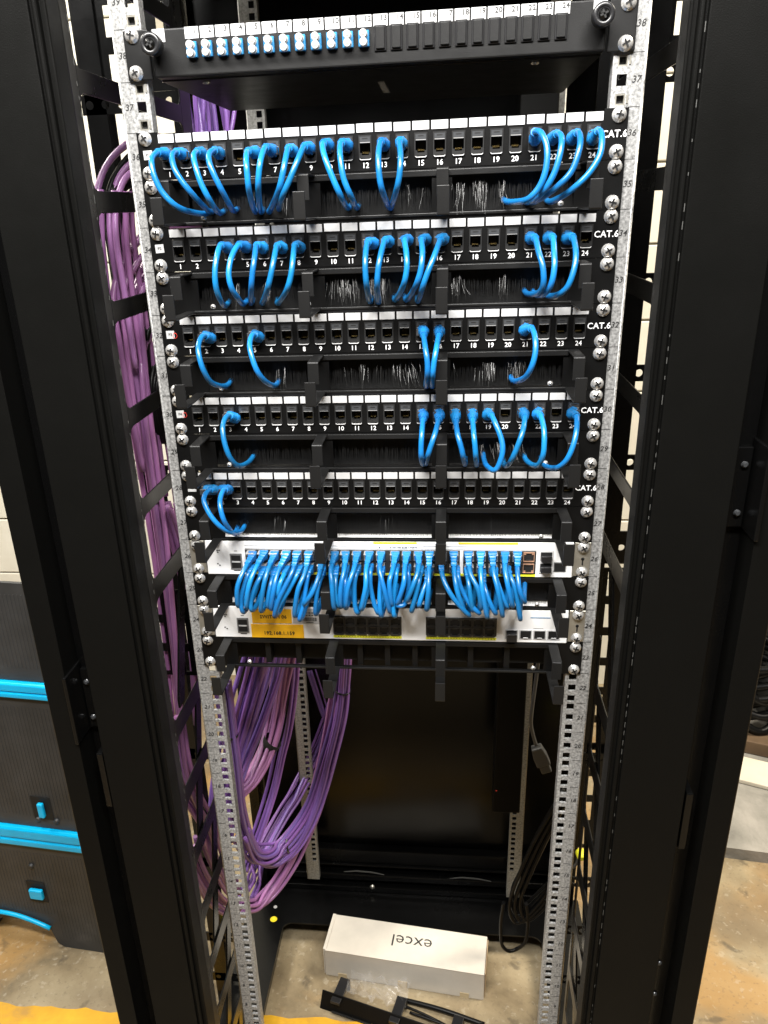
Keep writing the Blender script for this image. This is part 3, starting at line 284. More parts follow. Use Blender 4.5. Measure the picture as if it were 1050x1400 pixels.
# ------------------------------------------------------------ setting: floor, line, wall
FZ = -0.08
o = put('floor', MB().add([(-8,-6,FZ),(8,-6,FZ),(8,9,FZ),(-8,9,FZ)], [(0,1,2,3)]).mesh('floor', 'concrete')); tag(o, kind='structure')
mb = MB(); N = 240; yp = .285
for i in range(N):
    x0 = -2.4 + 4.8*i/N; x1 = -2.4 + 4.8*(i+1)/N
    j = lambda x: (0.302 if x > -.45 else 0.285) + random.uniform(-.003,.003) + 0.002*math.sin(x*23) + 0.002*math.sin(x*61+1)
    y1 = j(x1); mb.add([(x0,0.18,FZ+.004),(x1,0.18,FZ+.004),(x1,y1,FZ+.004),(x0,yp,FZ+.004)], [(0,1,2,3)]); yp = y1
tag(put('floor_line', mb.mesh('floor_line', 'floor_yellow')), kind='structure')
wall = put('wall', MB().box(-4.2, 4.2, 1.712, 1.80, FZ, 3.2).mesh('wall', 'mortar')); tag(wall, kind='structure')
bk = MB().box(-0.441, 0.441, -0.012, 0, -0.1045, 0.1045).mesh('block', 'block_paint')
nb = 0
for r in range(0, 11):
    for c in range(-5, 6):
        x = c*0.888 + (0.544 if r % 2 else 0.10)
        zc = FZ + 0.10 + r*0.2145
        vis = (-2.6 < x < -0.35) or (0.0 < x < 2.4)
        if vis:
            put('block', bk, wall, (x, 1.712 - 0.0005 + random.uniform(-.002, .001), zc), 0.003, 1); nb += 1
# ------------------------------------------------------------ cabinet
cab = thing('network_cabinet', (0, 0, FZ), 'tall open black network cabinet with galvanised mounting rails', 'cabinet')
def part(name, mb_, mats, bevel=0, seg=2, parent=None):
    p = parent or cab
    o = put(name, mb_.mesh(name, mats), p, (0, 0, -FZ) if p is cab else (0, 0, 0), bevel, seg)
    return o
TOPZ = 2.02
scr = MB().lathe(0, 0, [(0.0, 0.0068), (-0.0012, 0.0068), (-0.0014, 0.0060), (-0.0032, 0.0056), (-0.0046, 0.0040), (-0.0050, 0.0012)], 18, 0)
for a in (0.5, 0.5 + math.pi/2):
    ca, sa = math.cos(a), math.sin(a); q = []
    for sx, sz in ((-1,-1),(1,-1),(1,1),(-1,1)):
        X, Zq = sx*0.0036, sz*0.00085; q.append((X*ca - Zq*sa, X*sa + Zq*ca))
    scr.prism(q, 'y', -0.0053, -0.0040, 1)
SCREW = [None]*4
for k in range(4):
    s2 = MB(); s2.f = scr.f; s2.m = scr.m; s2.sm = scr.sm; a = k*0.8
    s2.v = [(x*math.cos(a)-z*math.sin(a), y, x*math.sin(a)+z*math.cos(a)) for x, y, z in scr.v]
    SCREW[k] = s2.mesh('screw', ['chrome', 'cavity'])
def screw(parent, x, z, y=-0.0025, s=1.0):
    o = put('screw', random.choice(SCREW), parent, (x, y, z)); o.scale = (s, s, s); return o
nut = MB()
for a, b, c, d in ((-.0054,.0054,.0034,.0054), (-.0054,.0054,-.0054,-.0034), (-.0054,-.0034,-.0034,.0034), (.0034,.0054,-.0034,.0034)):
    nut.box(a, b, 0.0005, 0.006, c, d)
nut.box(-.0058, .0058, 0.006, 0.0085, -.0058, .0058, 1); nut.box(.0056, .0072, -0.0008, 0.003, -.0035, .0035)
NUT = nut.mesh('cage_nut', ['steel_bracket', 'cavity'])
def rail(sgn, y, u0, u1, front, z_lo, z_hi):
    mb = MB(); d = 0.0022
    xin, h0, h1, xo = 0.2235, 0.2279, 0.2371, 0.2515
    f = lambda a, b, z0, z1, m=0: mb.box(sgn*a, sgn*b, y, y+d, z0, z1, m)
    f(xin, h0, z_lo, z_hi); f(h1, xo, z_lo, z_hi)
    z = z_lo
    for u in range(u0, u1+1):
        for k in (-1, 0, 1):
            c = U(u) + k*HS
            f(h0, h1, z, c-.0048); z = c+.0048
            mb.box(sgn*h0, sgn*h1, y+0.0006, y+d+0.0012, c-.00495, c-.00475)
    f(h0, h1, z, z_hi)
    # rounded outer fold and side flange
    q = [(sgn*(xo + 0.003*math.sin(t)), y + 0.003*(1-math.cos(t))) for t in [i*math.pi/10 for i in range(6)]]
    q2 = [(sgn*(xo + 0.0008*math.sin(t)), y + 0.003 - 0.0008*math.cos(t)) for t in [i*math.pi/10 for i in range(5, -1, -1)]]
    mb.prism(q + q2, 'z', z_lo, z_hi, 0, True)
    mb.box(sgn*(xo+.001), sgn*(xo+.003), y+.0031, y+.045, z_lo, z_hi)
    mb.box(sgn*xin, sgn*(xin+.002), y+d+.0002, y+.014, z_lo, z_hi)
    o = part('front_rail' if front else 'rear_rail', mb, 'galvanised' if front else 'galvanised_shade')
    return o
RAILS = {}
for sg in (-1, 1):
    r = rail(sg, 0.0, 3, 43, True, 0.03, TOPZ-0.05); RAILS[sg] = r
    for u in (37, 39):
        for k in ((-1, 1) if u == 37 else (-1,)):
            put('cage_nut', NUT, r, (sg*0.2325, -0.0002, U(u)+k*HS))
    mbt = MB(); mt = MB()
    for u in range(4, 41):
        put('unit_number', text_mesh(str(u), 0.0082, 'dark_ink', 'CENTER', 0.18, .004), r, (sg*0.2458, -0.0003, U(u)))
        mt.box(sg*0.2405, sg*0.2512, -0.0003, 0.0005, U(u)+.0218, U(u)+.0222)
    put('unit_mark', mt.mesh('unit_mark', 'dark_ink'), r)['kind'] = 'stuff'
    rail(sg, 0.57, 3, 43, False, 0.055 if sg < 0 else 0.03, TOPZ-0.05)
# side frames: punched steel lattice in the depth direction
def side_frame(sg):
    x = 0.281; X0, X1 = sg*x, sg*(x+0.002)
    zs = [1.7755 + .1085, 1.7755, 1.667, 1.5595, 1.4520, 1.3370, 1.2300, 1.1230, 0.9150, 0.8070, 0.6985, 0.5900, 0.4815, 0.3730, 0.2645, 0.1560, 0.0475, -0.03]
    mb = MB()
    y0 = -0.034 if sg < 0 else -0.004
    ys = y0 - .004
    mb.box(X0, X1, -0.075, y0, FZ, TOPZ)              # front lip
    mb.box(X0, X1, 0.300, 0.345, 1.00, TOPZ)
    mb.box(X0, X1, 0.088, 0.100, FZ, 1.0)
    for i, z in enumerate(zs):
        h = 0.0105 if z > 1.15 else 0.0135
        r = 0.010
        for ya, yb in (((y0, 0.300),) if z > 1.05 else ((y0, 0.088),)):
            # a bar with fillets at both ends
            q = [(ya, z-h-r), (ya+r*.3, z-h-r*.3), (ya+r, z-h), (yb-r, z-h), (yb-r*.3, z-h-r*.3), (yb, z-h-r),
                 (yb, z+h+r), (yb-r*.3, z+h+r*.3), (yb-r, z+h), (ya+r, z+h), (ya+r*.3, z+h+r*.3), (ya, z+h+r)]
            mb.prism(q, 'x', X0, X1)
    o = part('side_frame', mb, 'frame_steel', 0.0006, 1)
    # folded front lip edge, perforation glints added as small grey dashes
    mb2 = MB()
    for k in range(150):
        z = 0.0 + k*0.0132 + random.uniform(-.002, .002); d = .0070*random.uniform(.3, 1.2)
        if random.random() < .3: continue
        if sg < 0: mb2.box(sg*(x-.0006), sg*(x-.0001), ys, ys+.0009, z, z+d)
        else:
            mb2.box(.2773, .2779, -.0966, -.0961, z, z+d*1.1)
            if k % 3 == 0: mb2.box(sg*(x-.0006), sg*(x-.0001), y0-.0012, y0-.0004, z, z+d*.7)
    put('perforation_glint', mb2.mesh('perforation_glint', 'grey_steel'), o)['kind'] = 'stuff'
    # middle and outer uprights and cross bars with round holes
    mb3 = MB()
    if sg > 0: mb3.box(0.262, 0.346, 0.325, 0.329, 1.02, TOPZ)
    mb3.box(sg*0.395, sg*0.425, 0.33, 0.36, FZ, TOPZ)
    part('upright', mb3, 'black_gloss_steel', 0.0005, 1)
    bars = (1.688, 1.434, 1.308, 1.173, 1.032, 0.62, 0.327, 0.20, 0.06) if sg > 0 else (1.687, 1.43, 1.16, 0.90, 0.60, 0.33, 0.12, 0.0)
    for z in bars:
        h = 0.012 if abs(z-1.032) > .01 or sg < 0 else 0.028
        mb4 = MB(); xa, xb = (0.286 if sg > 0 or z > 1.0 else 0.352), 0.43
        hx = [xa + .02 + i*.0225 for i in range(6)]
        edges = [xa] + [e for c in hx for e in (c-.0055, c+.0055)] + [xb]
        for i in range(0, len(edges), 2): mb4.box(sg*edges[i], sg*edges[i+1], 0.330, 0.333, z-h, z+h)
        for c in hx:
            for s_ in (1, -1):
                q = [(sg*(c-.0055), z), *[(sg*(c+.0055*math.cos(t)), z + s_*.0055*math.sin(t)) for t in [math.pi - i*math.pi/8 for i in range(1, 8)]],
                     (sg*(c+.0055), z), (sg*(c+.0055), z+s_*h), (sg*(c-.0055), z+s_*h)]
                mb4.prism(q, 'y', 0.330, 0.333)
        part('cross_bar', mb4, 'black_gloss_steel')
    # diagonal braces low down
    for zb, zt, ya, yb in ((0.70, 0.92, 0.0, 0.09), (0.93, 1.11, 0.0, 0.09), (0.02, 0.26, 0.0, 0.09), (0.27, 0.47, 0.0, 0.09), (0.48, 0.69, .0, .09)):
        mb5 = MB().prism([(ya, zb), (ya+.02, zb), (yb, zt-.012), (yb, zt), (yb-.02, zt), (ya, zb+.014)], 'x', sg*0.2835, sg*0.2865)
        part('brace', mb5, 'black_gloss_steel', 0.0004, 1)
    return o
for sg in (-1, 1): side_frame(sg)
def slotted_plate(sg, x0, x1, y, z0, z1, rows, cols, sw, sh):
    mb = MB(); W = (x1-x0)/cols; H = (z1-z0)/rows
    for c in range(cols):
        xa = x0 + c*W; xm = xa + W/2
        mb.box(sg*xa, sg*(xm-sw/2), y, y+.002, z0, z1); mb.box(sg*(xm+sw/2), sg*(xa+W), y, y+.002, z0, z1)
        for r in range(rows):
            za = z0 + r*H; zm = za + H/2
            mb.box(sg*(xm-sw/2), sg*(xm+sw/2), y, y+.002, za, zm-sh/2); mb.box(sg*(xm-sw/2), sg*(xm+sw/2), y, y+.002, zm+sh/2, za+H)
    part('slotted_plate', mb, 'black_gloss_steel')
slotted_plate(-1, 0.29, 0.43, 0.336, 1.70, 1.98, 5, 4, 0.014, 0.036)
slotted_plate(1, 0.346, 0.395, 0.336, 1.72, 1.98, 5, 2, 0.012, 0.036)
slotted_plate(1, 0.330, 0.41, 0.345, 0.40, 0.99, 10, 3, 0.0105, 0.044)
slotted_plate(-1, 0.286, 0.35, 0.10, 0.92, 1.06, 3, 2, 0.008, 0.034)
# front uprights: wide flat face, bead, recess and the door-side strip
def front_panel(sg):
    a = 0.274 if sg < 0 else 0.264
    P = [(0.354,-.058),(0.354,-.099),(0.353,-.100),(a+.0155,-.100),(a+.0148,-.0995),(a+.0145,-.096),(a+.0125,-.096),(a+.0120,-.0985),(a+.0105,-.1000),
         (a+.0085,-.1000),(a+.0070,-.0985),(a+.0065,-.094),(a+.0030,-.094),(a+.0026,-.0965),(a+.0008,-.0965),(a,-.0955),(a,-.070),(a+.004,-.058)]
    mb = MB().prism([(sg*x, y) for x, y in P], 'z', FZ, TOPZ)
    o = part('front_panel', mb, 'black_powder_coat', 0.0006, 2)
    part('panel_recess', MB().box(sg*.3545, sg*.3822, -.062, -.058, FZ, TOPZ), 'black_gloss_steel')
    part('edge_strip', MB().prism([(sg*.3825,-.101),(sg*.3825,-.058),(sg*.412,-.058),(sg*.412,-.099),(sg*.410,-.101)], 'z', FZ, TOPZ), 'black_powder_coat', 0.0006, 2)
    part('corner_post', MB().box(sg*.285, sg*.412, -.0575, -.045, FZ, TOPZ), 'black_gloss_steel')
    zs = ((0.992, 0.887, 0.61) if sg < 0 else (1.27, 0.86, 0.55))
    # latch housing and hinge plates seated in the recess
    z = zs[0]
    h = MB().box(sg*.3795, sg*.3842, -.106, -.0625, z-.048, z+.048)
    h.box(sg*.3600, sg*.3790, -.070, -.0625, z-.046, z+.040)
    part('latch_plate', h, 'black_gloss_steel', 0.001)
    h = MB(); z = zs[1]
    h.prism([(sg*.358,-.094),(sg*.3665,-.094),(sg*.3665,-.0625),(sg*.358,-.0625)], 'z', z-.05, z+.035)
    part('hinge', h, 'black_gloss_steel', 0.0015)
    for bx_, bz, by in ((.368, zs[2]+.03, -.0625), (.368, zs[2]-.03, -.0625), (.372, zs[0]+.022, -.0705), (.372, zs[0]-.03, -.0705)):
        part('bolt', MB().lathe(sg*bx_, bz, [(by,.0036),(by-.0022,.0034),(by-.0030,.0020)], 12), 'smoky_plastic')
for sg in (-1, 1): front_panel(sg)
part('roof', MB().box(-.412, .412, -.1, .70, TOPZ, TOPZ+.03), 'black_powder_coat')
# base plate with rounded opening over the floor
mb = MB(); Z0, Z1 = -.024, -.020
mb.box(-.40,-.305,-.045,.62,Z0,Z1); mb.box(.300,.40,-.045,.62,Z0,Z1); mb.box(-.305,.300,.505,.62,Z0,Z1); mb.box(-.305,.300,-.045,.02,Z0,Z1)
for cx, cy, a0 in ((-.305+.022, .505-.022, math.pi/2), (.300-.022, .505-.022, 0)):
    sx = -1 if cx < 0 else 1
    q = [(cx+sx*.022, cy+.022)] + [(cx+.022*math.cos(a0+i*math.pi/12), cy+.022*math.sin(a0+i*math.pi/12)) for i in range(7)]
    mb.prism(q, 'z', Z0, Z1)
part('base_plate', mb, 'black_gloss_steel')
part('base_skirt', MB().box(-.40,.40,.600,.615,FZ,-.0245).box(-.395,-.315,-.04,.60,FZ,-.0245).box(.315,.395,-.04,.60,FZ,-.0245), 'black_gloss_steel')
st = MB().lathe(0, 0, [(0,.0085),(-.0006,.0085)], 20).lathe(0, 0, [(-.0007,.0045),(-.0012,.0045)], 16, 1)
o = put('round_sticker', st.mesh('round_sticker', ['yellow_sticker', 'yellow_line_ink']), cab, (-.331, .511, -.0199-FZ)); o.rotation_euler = (math.radians(-90), 0, 0)
st = MB().lathe(0, 0, [(0,.0045),(-.0006,.0045)], 14)
o = put('round_sticker', st.mesh('round_sticker', 'white_label'), cab, (-.334, .548, -.0199-FZ)); o.rotation_euler = (math.radians(-90), 0, 0)
# rear: door and rails across the bottom
part('rear_door', MB().box(-.36,.36,.655,.675,-.03,TOPZ), 'door_gloss', 0.002)
part('rear_rail_bar', MB().box(-.385,.385,.63,.654,.055,.095).box(-.385,.385,.622,.654,.050,.0545), 'black_gloss_steel', 0.002)
part('rear_rail_bar', MB().box(-.385,.385,.615,.654,.012,.030), 'black_gloss_steel', 0.003)
part('rear_rail_bar', MB().box(-.385,.385,.610,.654,-.0195,-.005), 'black_gloss_steel', 0.002)
for sx in (-1, 1): part('rear_post', MB().box(sx*.362, sx*.385, .60, .675, -.0195, TOPZ), 'black_gloss_steel', 0.002)
for x, z, wd in ((-.12,.040,.05),(.14,.036,.05)):
    part('rail_clip', MB().prism([(x-wd,z),(x-wd*.4,z+.006),(x+wd*.4,z+.004),(x+wd,z-.003),(x+wd*.4,z+.0015),(x-wd*.4,z+.0035)], 'y', .612, .6145), 'grey_steel')
o = part('bolt', MB().lathe(-.10, .0, [(.6095,.006),(.606,.006),(.605,.003)], 12), 'steel_bracket')
# vertical power strip inside, with cables
pdu = thing('power_strip', (.205, .50, .36), 'slim black vertical power strip on the right inside rear', 'power strip')
put('housing', MB().box(-.028,.028,-.02,.03,0,1.35).mesh('housing', 'black_powder_coat'), pdu, bevel=.002)
put('indicator', MB().box(-.024,-.021,-.0212,-.0202,.056,.059).mesh('indicator', 'red_ink'), pdu)
# ------------------------------------------------------------ shared part meshes
PX = lambda n: -.211 + .0183*(n-1)
j = MB()
fx = .0064
# frame of the jack
j.box(-fx, -fx+.0011, -.0036, .0115, -.0112, .0094); j.box(fx-.0011, fx, -.0036, .0115, -.0112, .0094)
j.box(-fx+.0011, fx-.0011, -.0036, .0115, -.0112, -.0082); j.box(-fx+.0011, fx-.0011, -.0036, .0115, .0082, .0094)
j.box(-fx+.0011, fx-.0011, .0116, .0125, -.0082, .0082, 1)
j.box(-fx+.0011, fx-.0011, -.0022, .0115, .0026, .0034)
j.box(-.0053, -.0036, -.0030, .0030, -.0082, -.0062, 0); j.box(.0036, .0053, -.0030, .0030, -.0082, -.0062, 0)
JACK = j.mesh('jack', ['jack_grey', 'cavity'])
h = MB().box(-.0052, .0052, -.0040, -.0024, .0035, .0081); h.box(-.0026, .0026, -.0043, -.00405, .0062, .0070, 1)
h.box(-.0050, .0050, -.0041, -.0025, .0026, .0033, 2)  # lighter ledge draws the highlight line along the shutter's lower edge
SHUT = h.mesh('shutter', ['smoky_plastic', 'cavity', 'hood_clear'])
c = MB()
for k in range(8):
    x = -.0030 + k*.00086
    c.add([(x-.0002,.0095,.0020),(x+.0002,.0095,.0020),(x+.0002,.0045,-.0052),(x-.0002,.0045,-.0052)], [(0,1,2,3)])
    c.add([(x-.0002,.0045,-.0052),(x+.0002,.0045,-.0052),(x+.0002,.0050,-.0064),(x-.0002,.0050,-.0064)], [(0,1,2,3)])
CONT = c.mesh('contacts', 'gold')
LIP = MB().prism([(-.0058,-.0114),(-.0046,-.0126),(.0046,-.0126),(.0058,-.0114),(.0052,-.0112),(.0042,-.0119),(-.0042,-.0119),(-.0052,-.0112)], 'y', -.0046, -.0026).mesh('lip', 'lip_grey')  # pale colour stands in for the lamp's highlight on the jack lip
LAB = MB().box(-.00805, .00805, -.0033, -.0026, .0118, .0194).mesh('label_window', 'white_label')
pan = MB()
pan.box(-.2200,.2190,-.0025,-.0002,.0096,.0195).box(-.2412,-.2200,-.0025,-.0002,.0096,.0216).box(.2190,.2412,-.0025,-.0002,.0096,.0216); pan.box(-.2412,.2412,-.0025,-.0002,-.0222,-.0114)
prev = -.2412
for n in range(1, 25):
    pan.box(prev, PX(n)-.0066, -.0025, -.0002, -.0114, .0096); prev = PX(n)+.0066
pan.box(prev, .2412, -.0025, -.0002, -.0114, .0096)
FACE = pan.mesh('faceplate', 'black_panel_face')
BACK = MB().box(-.2200,.2200,.0130,.034,-.0205,.0200).mesh('back_housing', 'black_plastic')
NAMEP = {36: 'topmost', 34: 'second', 32: 'third', 30: 'fourth', 28: 'bottom'}
EARL = {36: 'P1', 34: 'P2', 32: 'P3', 30: 'P4', 28: None}
PANEL = {}
def patch_panel(u, hide):
    t = thing('patch_bay', (0, 0, U(u)), {36: 'topmost black patch panel, just under the fibre panel', 34: 'second black patch panel down, with thirteen blue cables in three clusters',
        32: 'third black patch panel down, with only five blue cables', 30: 'fourth black patch panel down, cables mostly on its right half',
        28: 'lowest black patch panel, two blue cables at its left end'}[u], 'patch panel', 'patch panels in the cabinet')
    put('faceplate', FACE, t); put('back_housing', BACK, t)
    for n in range(1, 25):
        jk = put('jack', JACK, t, (PX(n), 0, 0))
        put('shutter', SHUT, jk); put('contacts', CONT, jk); put('lip', LIP, jk)
        put('label_window', LAB, t, (PX(n)+random.uniform(-.0001,.0001), 0, random.uniform(-.0002,.0002)))
        put('port_number', text_mesh(str(n), .0069, 'white_ink', 'CENTER', 0.0, .010), t, (PX(n), -.0027, -.0176))
    put('category_mark', text_mesh('CAT.6', .0086, 'white_ink'), t, (.2294, -.0027, -.0004))
    for sx in (-1, 1):
        for sz in (-1, 1): screw(t, sx*.2325, sz*HS)
    if EARL[u]:
        e = put('ear_label', MB().box(-.0046,.0046,-.0003,.0003,-.0042,.0042).mesh('ear_label', 'white_label'), t, (-.2315, -.0029, .0012)); e.rotation_euler = (0, random.uniform(-.06,.06), 0)
        put('ear_text', text_mesh(EARL[u], .0040, 'dark_ink'), e, (0, -.0005, 0))
        if u in (32, 30):
            ring = MB(); 
            pts = [(.0052+.0022*math.cos(a), -.0002, -.0012+.0028*math.sin(a)) for a in [i*math.pi/8 for i in range(17)]]
            ring.tube(pts, .00035, 5); put('red_mark', ring.mesh('red_mark', 'red_ink'), e)
    else:
        e = put('ear_label', MB().box(-.0052,-.0032,-.0003,.0003,-.0045,.0050).box(-.0032,.0050,-.0003,.0003,-.0045,-.0015).mesh('ear_label', 'white_label'), t, (-.2285, -.0029, .001))
        e['label'] = 'torn remnant of a white sticker'
    return t
for u in (36, 34, 32, 30, 28): PANEL[u] = patch_panel(u, ())
# brush and ring managers
def hook(x, upper):
    m = MB(); w = .0058; t_ = .0018
    if upper: q = [(.0, .0190),(.0,.0208),(-.0440,.0208),(-.0452,.0203),(-.0457,.0192),(-.0457,-.0030),(-.0440,-.0030),(-.0440,.0182),(-.0432,.0190)]
    else: q = [(.0,-.0190),(.0,-.0208),(-.0712,-.0208),(-.0724,-.0203),(-.0729,-.0192),(-.0729,.0050),(-.0712,.0050),(-.0712,-.0182),(-.0704,-.0190)]
    return m.prism(q, 'x', -w, w)
HOOKU = hook(0, True).mesh('cable_finger', 'charcoal_panel'); HOOKL = hook(0, False).mesh('cable_finger', 'charcoal_panel')
HX = (-.2045, -.0672, .0672, .2045)
WIN = ((-.1945, -.0785), (-.0565, .0560), (.0760, .1955))
bf = MB()
bf.box(-.2412,.2412,-.0025,-.0002,.0138,.0216); bf.box(-.2412,.2412,-.0025,-.0002,-.0222,-.0181)
pv = -.2412
for a, b in WIN: bf.box(pv, a, -.0025, -.0002, -.0181, .0138); pv = b
bf.box(pv, .2412, -.0025, -.0002, -.0181, .0138)
BFACE = bf.mesh('faceplate', 'black_panel_face')
fr = MB(); fr.box(-.2015,.2005,-.0046,-.0026,.0146,.0205); fr.box(-.2015,.2005,-.0046,-.0026,-.0216,-.0186)
BFRAME = fr.mesh('frame_bar', 'charcoal_panel')
BBACK = MB().box(-.2015,.2005,.020,.022,-.0215,.0208).mesh('back_sheet', 'velcro')
def bristles(seed, tufts):
    rnd = random.Random(seed); m = MB()
    def strand(x, y, z0, z1, dx, dy, wd, mi):
        pts = [(x, y, z0), (x+dx*.35, y+dy*.6, z0+(z1-z0)*.5), (x+dx, y+dy, z1)]
        for i in range(2):
            p, q = pts[i], pts[i+1]; wa = wd*(1-.35*i); wb = wd*(1-.35*(i+1))
            m.add([(p[0]-wa,p[1],p[2]),(p[0]+wa,p[1],p[2]),(q[0]+wb,q[1],q[2]),(q[0]-wb,q[1],q[2])], [(0,1,2,3)], mi)
    for a, b in WIN:
        n = int((b-a)/.00034)
        for k in range(n):
            x = a + (b-a)*(k+rnd.random())/n
            strand(x, .006+rnd.random()*.008, .0145, -.0185, rnd.gauss(0,.0009), rnd.gauss(0,.001), .00022, 0)
    for tx, cnt, sp, lean in tufts:
        for k in range(int(cnt*.5)):
            x = tx + rnd.gauss(0, sp)
            z0 = rnd.uniform(-.002, .013); z1 = z0 - rnd.uniform(.010, .024)
            strand(x, .004, z0, max(z1, -.0215), rnd.gauss(lean, .002), -rnd.uniform(.004, .011), rnd.uniform(.00010,.00019), 1)
    return m.mesh('brush_bristles', ['bristle', 'bristle_shiny'])
BR = {}
LB = {35: 'brush cable panel directly under the topmost patch panel', 33: 'brush cable panel under the second patch panel', 31: 'brush cable panel under the third patch panel',
      29: 'brush cable panel under the fourth patch panel', 27: 'brush cable panel between the lowest patch panel and the upper white switch',
      25: 'black cable manager between the two white switches', 23: 'lowest black cable manager, with open space below it'}
TUFT = {35: [(.028,9,.004,.004),(.047,5,.003,-.006),(.083,24,.003,0),(.103,60,.0035,0),(.125,18,.003,0),(-.125,12,.002,0),(-.095,8,.002,0)],
        33: [(-.044,40,.006,.0),(-.028,60,.007,.001),(-.008,40,.003,0),(.004,50,.004,0),(-.118,20,.002,-.003),(-.152,14,.002,0),(.083,30,.004,.002),(.13,22,.002,0)],
        31: [(-.02,20,.008,0),(.02,22,.006,.003),(.034,26,.004,.006),(.10,12,.01,0),(.118,60,.004,.0),(.148,40,.004,0),(-.11,14,.006,0)],
        29: [(.128,30,.003,.004),(.15,26,.003,.003),(.112,16,.002,.0)], 27: [(-.12,12,.006,0),(.125,5,.0006,0),(.0,12,.008,0)], 25: [(.14,20,.008,.003)], 23: []}
for u in (35, 33, 31, 29, 27, 25, 23):
    t = thing('cable_manager', (0, 0, U(u)), LB[u], 'cable manager', 'cable managers with finger hooks')
    put('faceplate', BFACE, t); put('frame_bar', BFRAME, t, bevel=.0007)
    put('back_sheet', BBACK, t)
    if u >= 27 or u == 25:
        b = put('brush_bristles', bristles(u, TUFT[u]), t); b['kind'] = 'stuff'
    else:
        for x in (-.155, -.115, -.035, .0, .035, .105, .15):
            put('divider', MB().box(-.0035,.0035,.001,.0195,-.0180,.0137).mesh('divider', 'black_panel_face'), t, (x, 0, 0), bevel=.0004, seg=1)
    for x in HX:
        put('cable_finger', HOOKU, t, (x+random.uniform(-.0006,.0006), -.0026, 0), bevel=.0006)
        put('cable_finger', HOOKL, t, (x+random.uniform(-.0006,.0006), -.0026, 0), bevel=.0006)
    for x in (-.180+.0, -.0755+.019*0, .183):
        screw(t, x, -.0150, -.0026, .42)
    for sx in (-1, 1):
        for sz in (-1, 1): screw(t, sx*.2325, sz*HS)
# ------------------------------------------------------------ fibre panel at the top
fp = thing('fibre_patch_bay', (0, 0, U(38)), 'charcoal fibre optic panel at the top with white numbered strip', 'fibre panel')
put('drawer', MB().box(-.2135,.2145,-.0060,.012,-.0210,.0196).mesh('drawer', 'charcoal_panel'), fp, bevel=.0016)
put('tray_shell', MB().box(-.2130,.2140,.0123,.29,-.0222,.0190).mesh('tray_shell', 'black_panel_face'), fp, bevel=.001)
for sx in (-1, 1):
    put('ear_bracket', MB().box(sx*.2165, sx*.2415, -.0040, -.0005, -.0221, .0203).mesh('ear_bracket', 'charcoal_panel'), fp, bevel=.0012)
    for sz in (-1, 1): screw(fp, sx*.2325, sz*HS, -.004)
    kn = MB().lathe(0, 0, [(0,.0060),(-.0100,.0060),(-.0102,.0096),(-.0215,.0098),(-.0228,.0088),(-.0230,.0060),(-.0222,.0055)], 24, 0)
    kn.lathe(0, 0, [(-.0223,.0050),(-.0236,.0046),(-.0240,.0020)], 16, 1)
    for a in (.4, .4+math.pi/2):
        kn.prism([(.0036*math.cos(a)-s_*.0008*math.sin(a), .0036*math.sin(a)+s_*.0008*math.cos(a)) for s_ in (1,-1)] + [(-.0036*math.cos(a)-s_*.0008*math.sin(a), -.0036*math.sin(a)+s_*.0008*math.cos(a)) for s_ in (-1,1)], 'y', -.0242, -.0230, 2)
    k = put('thumb_knob', kn.mesh('thumb_knob', ['black_plastic', 'black_gloss_steel', 'cavity']), fp, (sx*.2078, -.0060, .0043))
    x0 = -.2112 if sx < 0 else .2015
    put('label_tag', MB().box(x0, x0+.0120, -.0066, -.0061, .0085, .0194).mesh('label_tag', 'white_label'), fp)
    put('label_letter', text_mesh('P', .0056, 'grey_dot'), fp, (x0+.0032, -.0067, .0130))
FX = lambda n: -.1732 + .01507*(n-1)
FL = MB().box(-.00665,.00665,-.0067,-.0061,-.0049,.0047).mesh('label_cell', 'white_label')
ad = MB().box(-.0051,.0051,-.0105,-.0061,-.0066,.0066)
ADAPT = ad.mesh('fibre_adapter', 'adapter_blue')
fe = MB()
for zc in (-.0033, .0033):
    fe.lathe(0, zc, [(-.0106,.0037),(-.0165,.0037),(-.0172,.0033)], 16, 0); fe.lathe(0, zc, [(-.0173,.0017),(-.0176,.0017)], 10, 1)
FERR = fe.mesh('dust_caps', ['ceramic_white', 'grey_dot'])
bp = MB().box(-.0056,.0056,-.0078,-.0061,-.0106,.0104); bp.box(-.0042,.0042,-.0096,-.0079,-.0090,.0090, 1)
BLANK = bp.mesh('blanking_plug', ['black_plastic', 'charcoal_panel'])
for n in range(1, 25):
    put('label_cell', FL, fp, (FX(n)+.0006, 0, .0148))
    put('cell_number', text_mesh(str(n), .0064, 'dark_ink', 'CENTER', 0.0, .030), fp, (FX(n)+.0036, -.0068, .0162))
    if n <= 12:
        a = put('fibre_adapter', ADAPT, fp, (FX(n), 0, .0003), bevel=.0005, seg=1); put('dust_caps', FERR, a)
    else: put('blanking_plug', BLANK, fp, (FX(n)+.0002, 0, .0005), bevel=.0006)
put('slot_tab', MB().box(-.0035,.0035,.095,.190,-.0228,-.0223).mesh('slot_tab', 'switch_grey'), fp)
for x in (-.173, .155): put('rivet', MB().lathe(0,0,[(0,.004),(-.0008,.004),(-.0014,.002)],12).mesh('rivet','steel_bracket'), fp, (x,.033,-.0222)).rotation_euler = (math.radians(90),0,0)
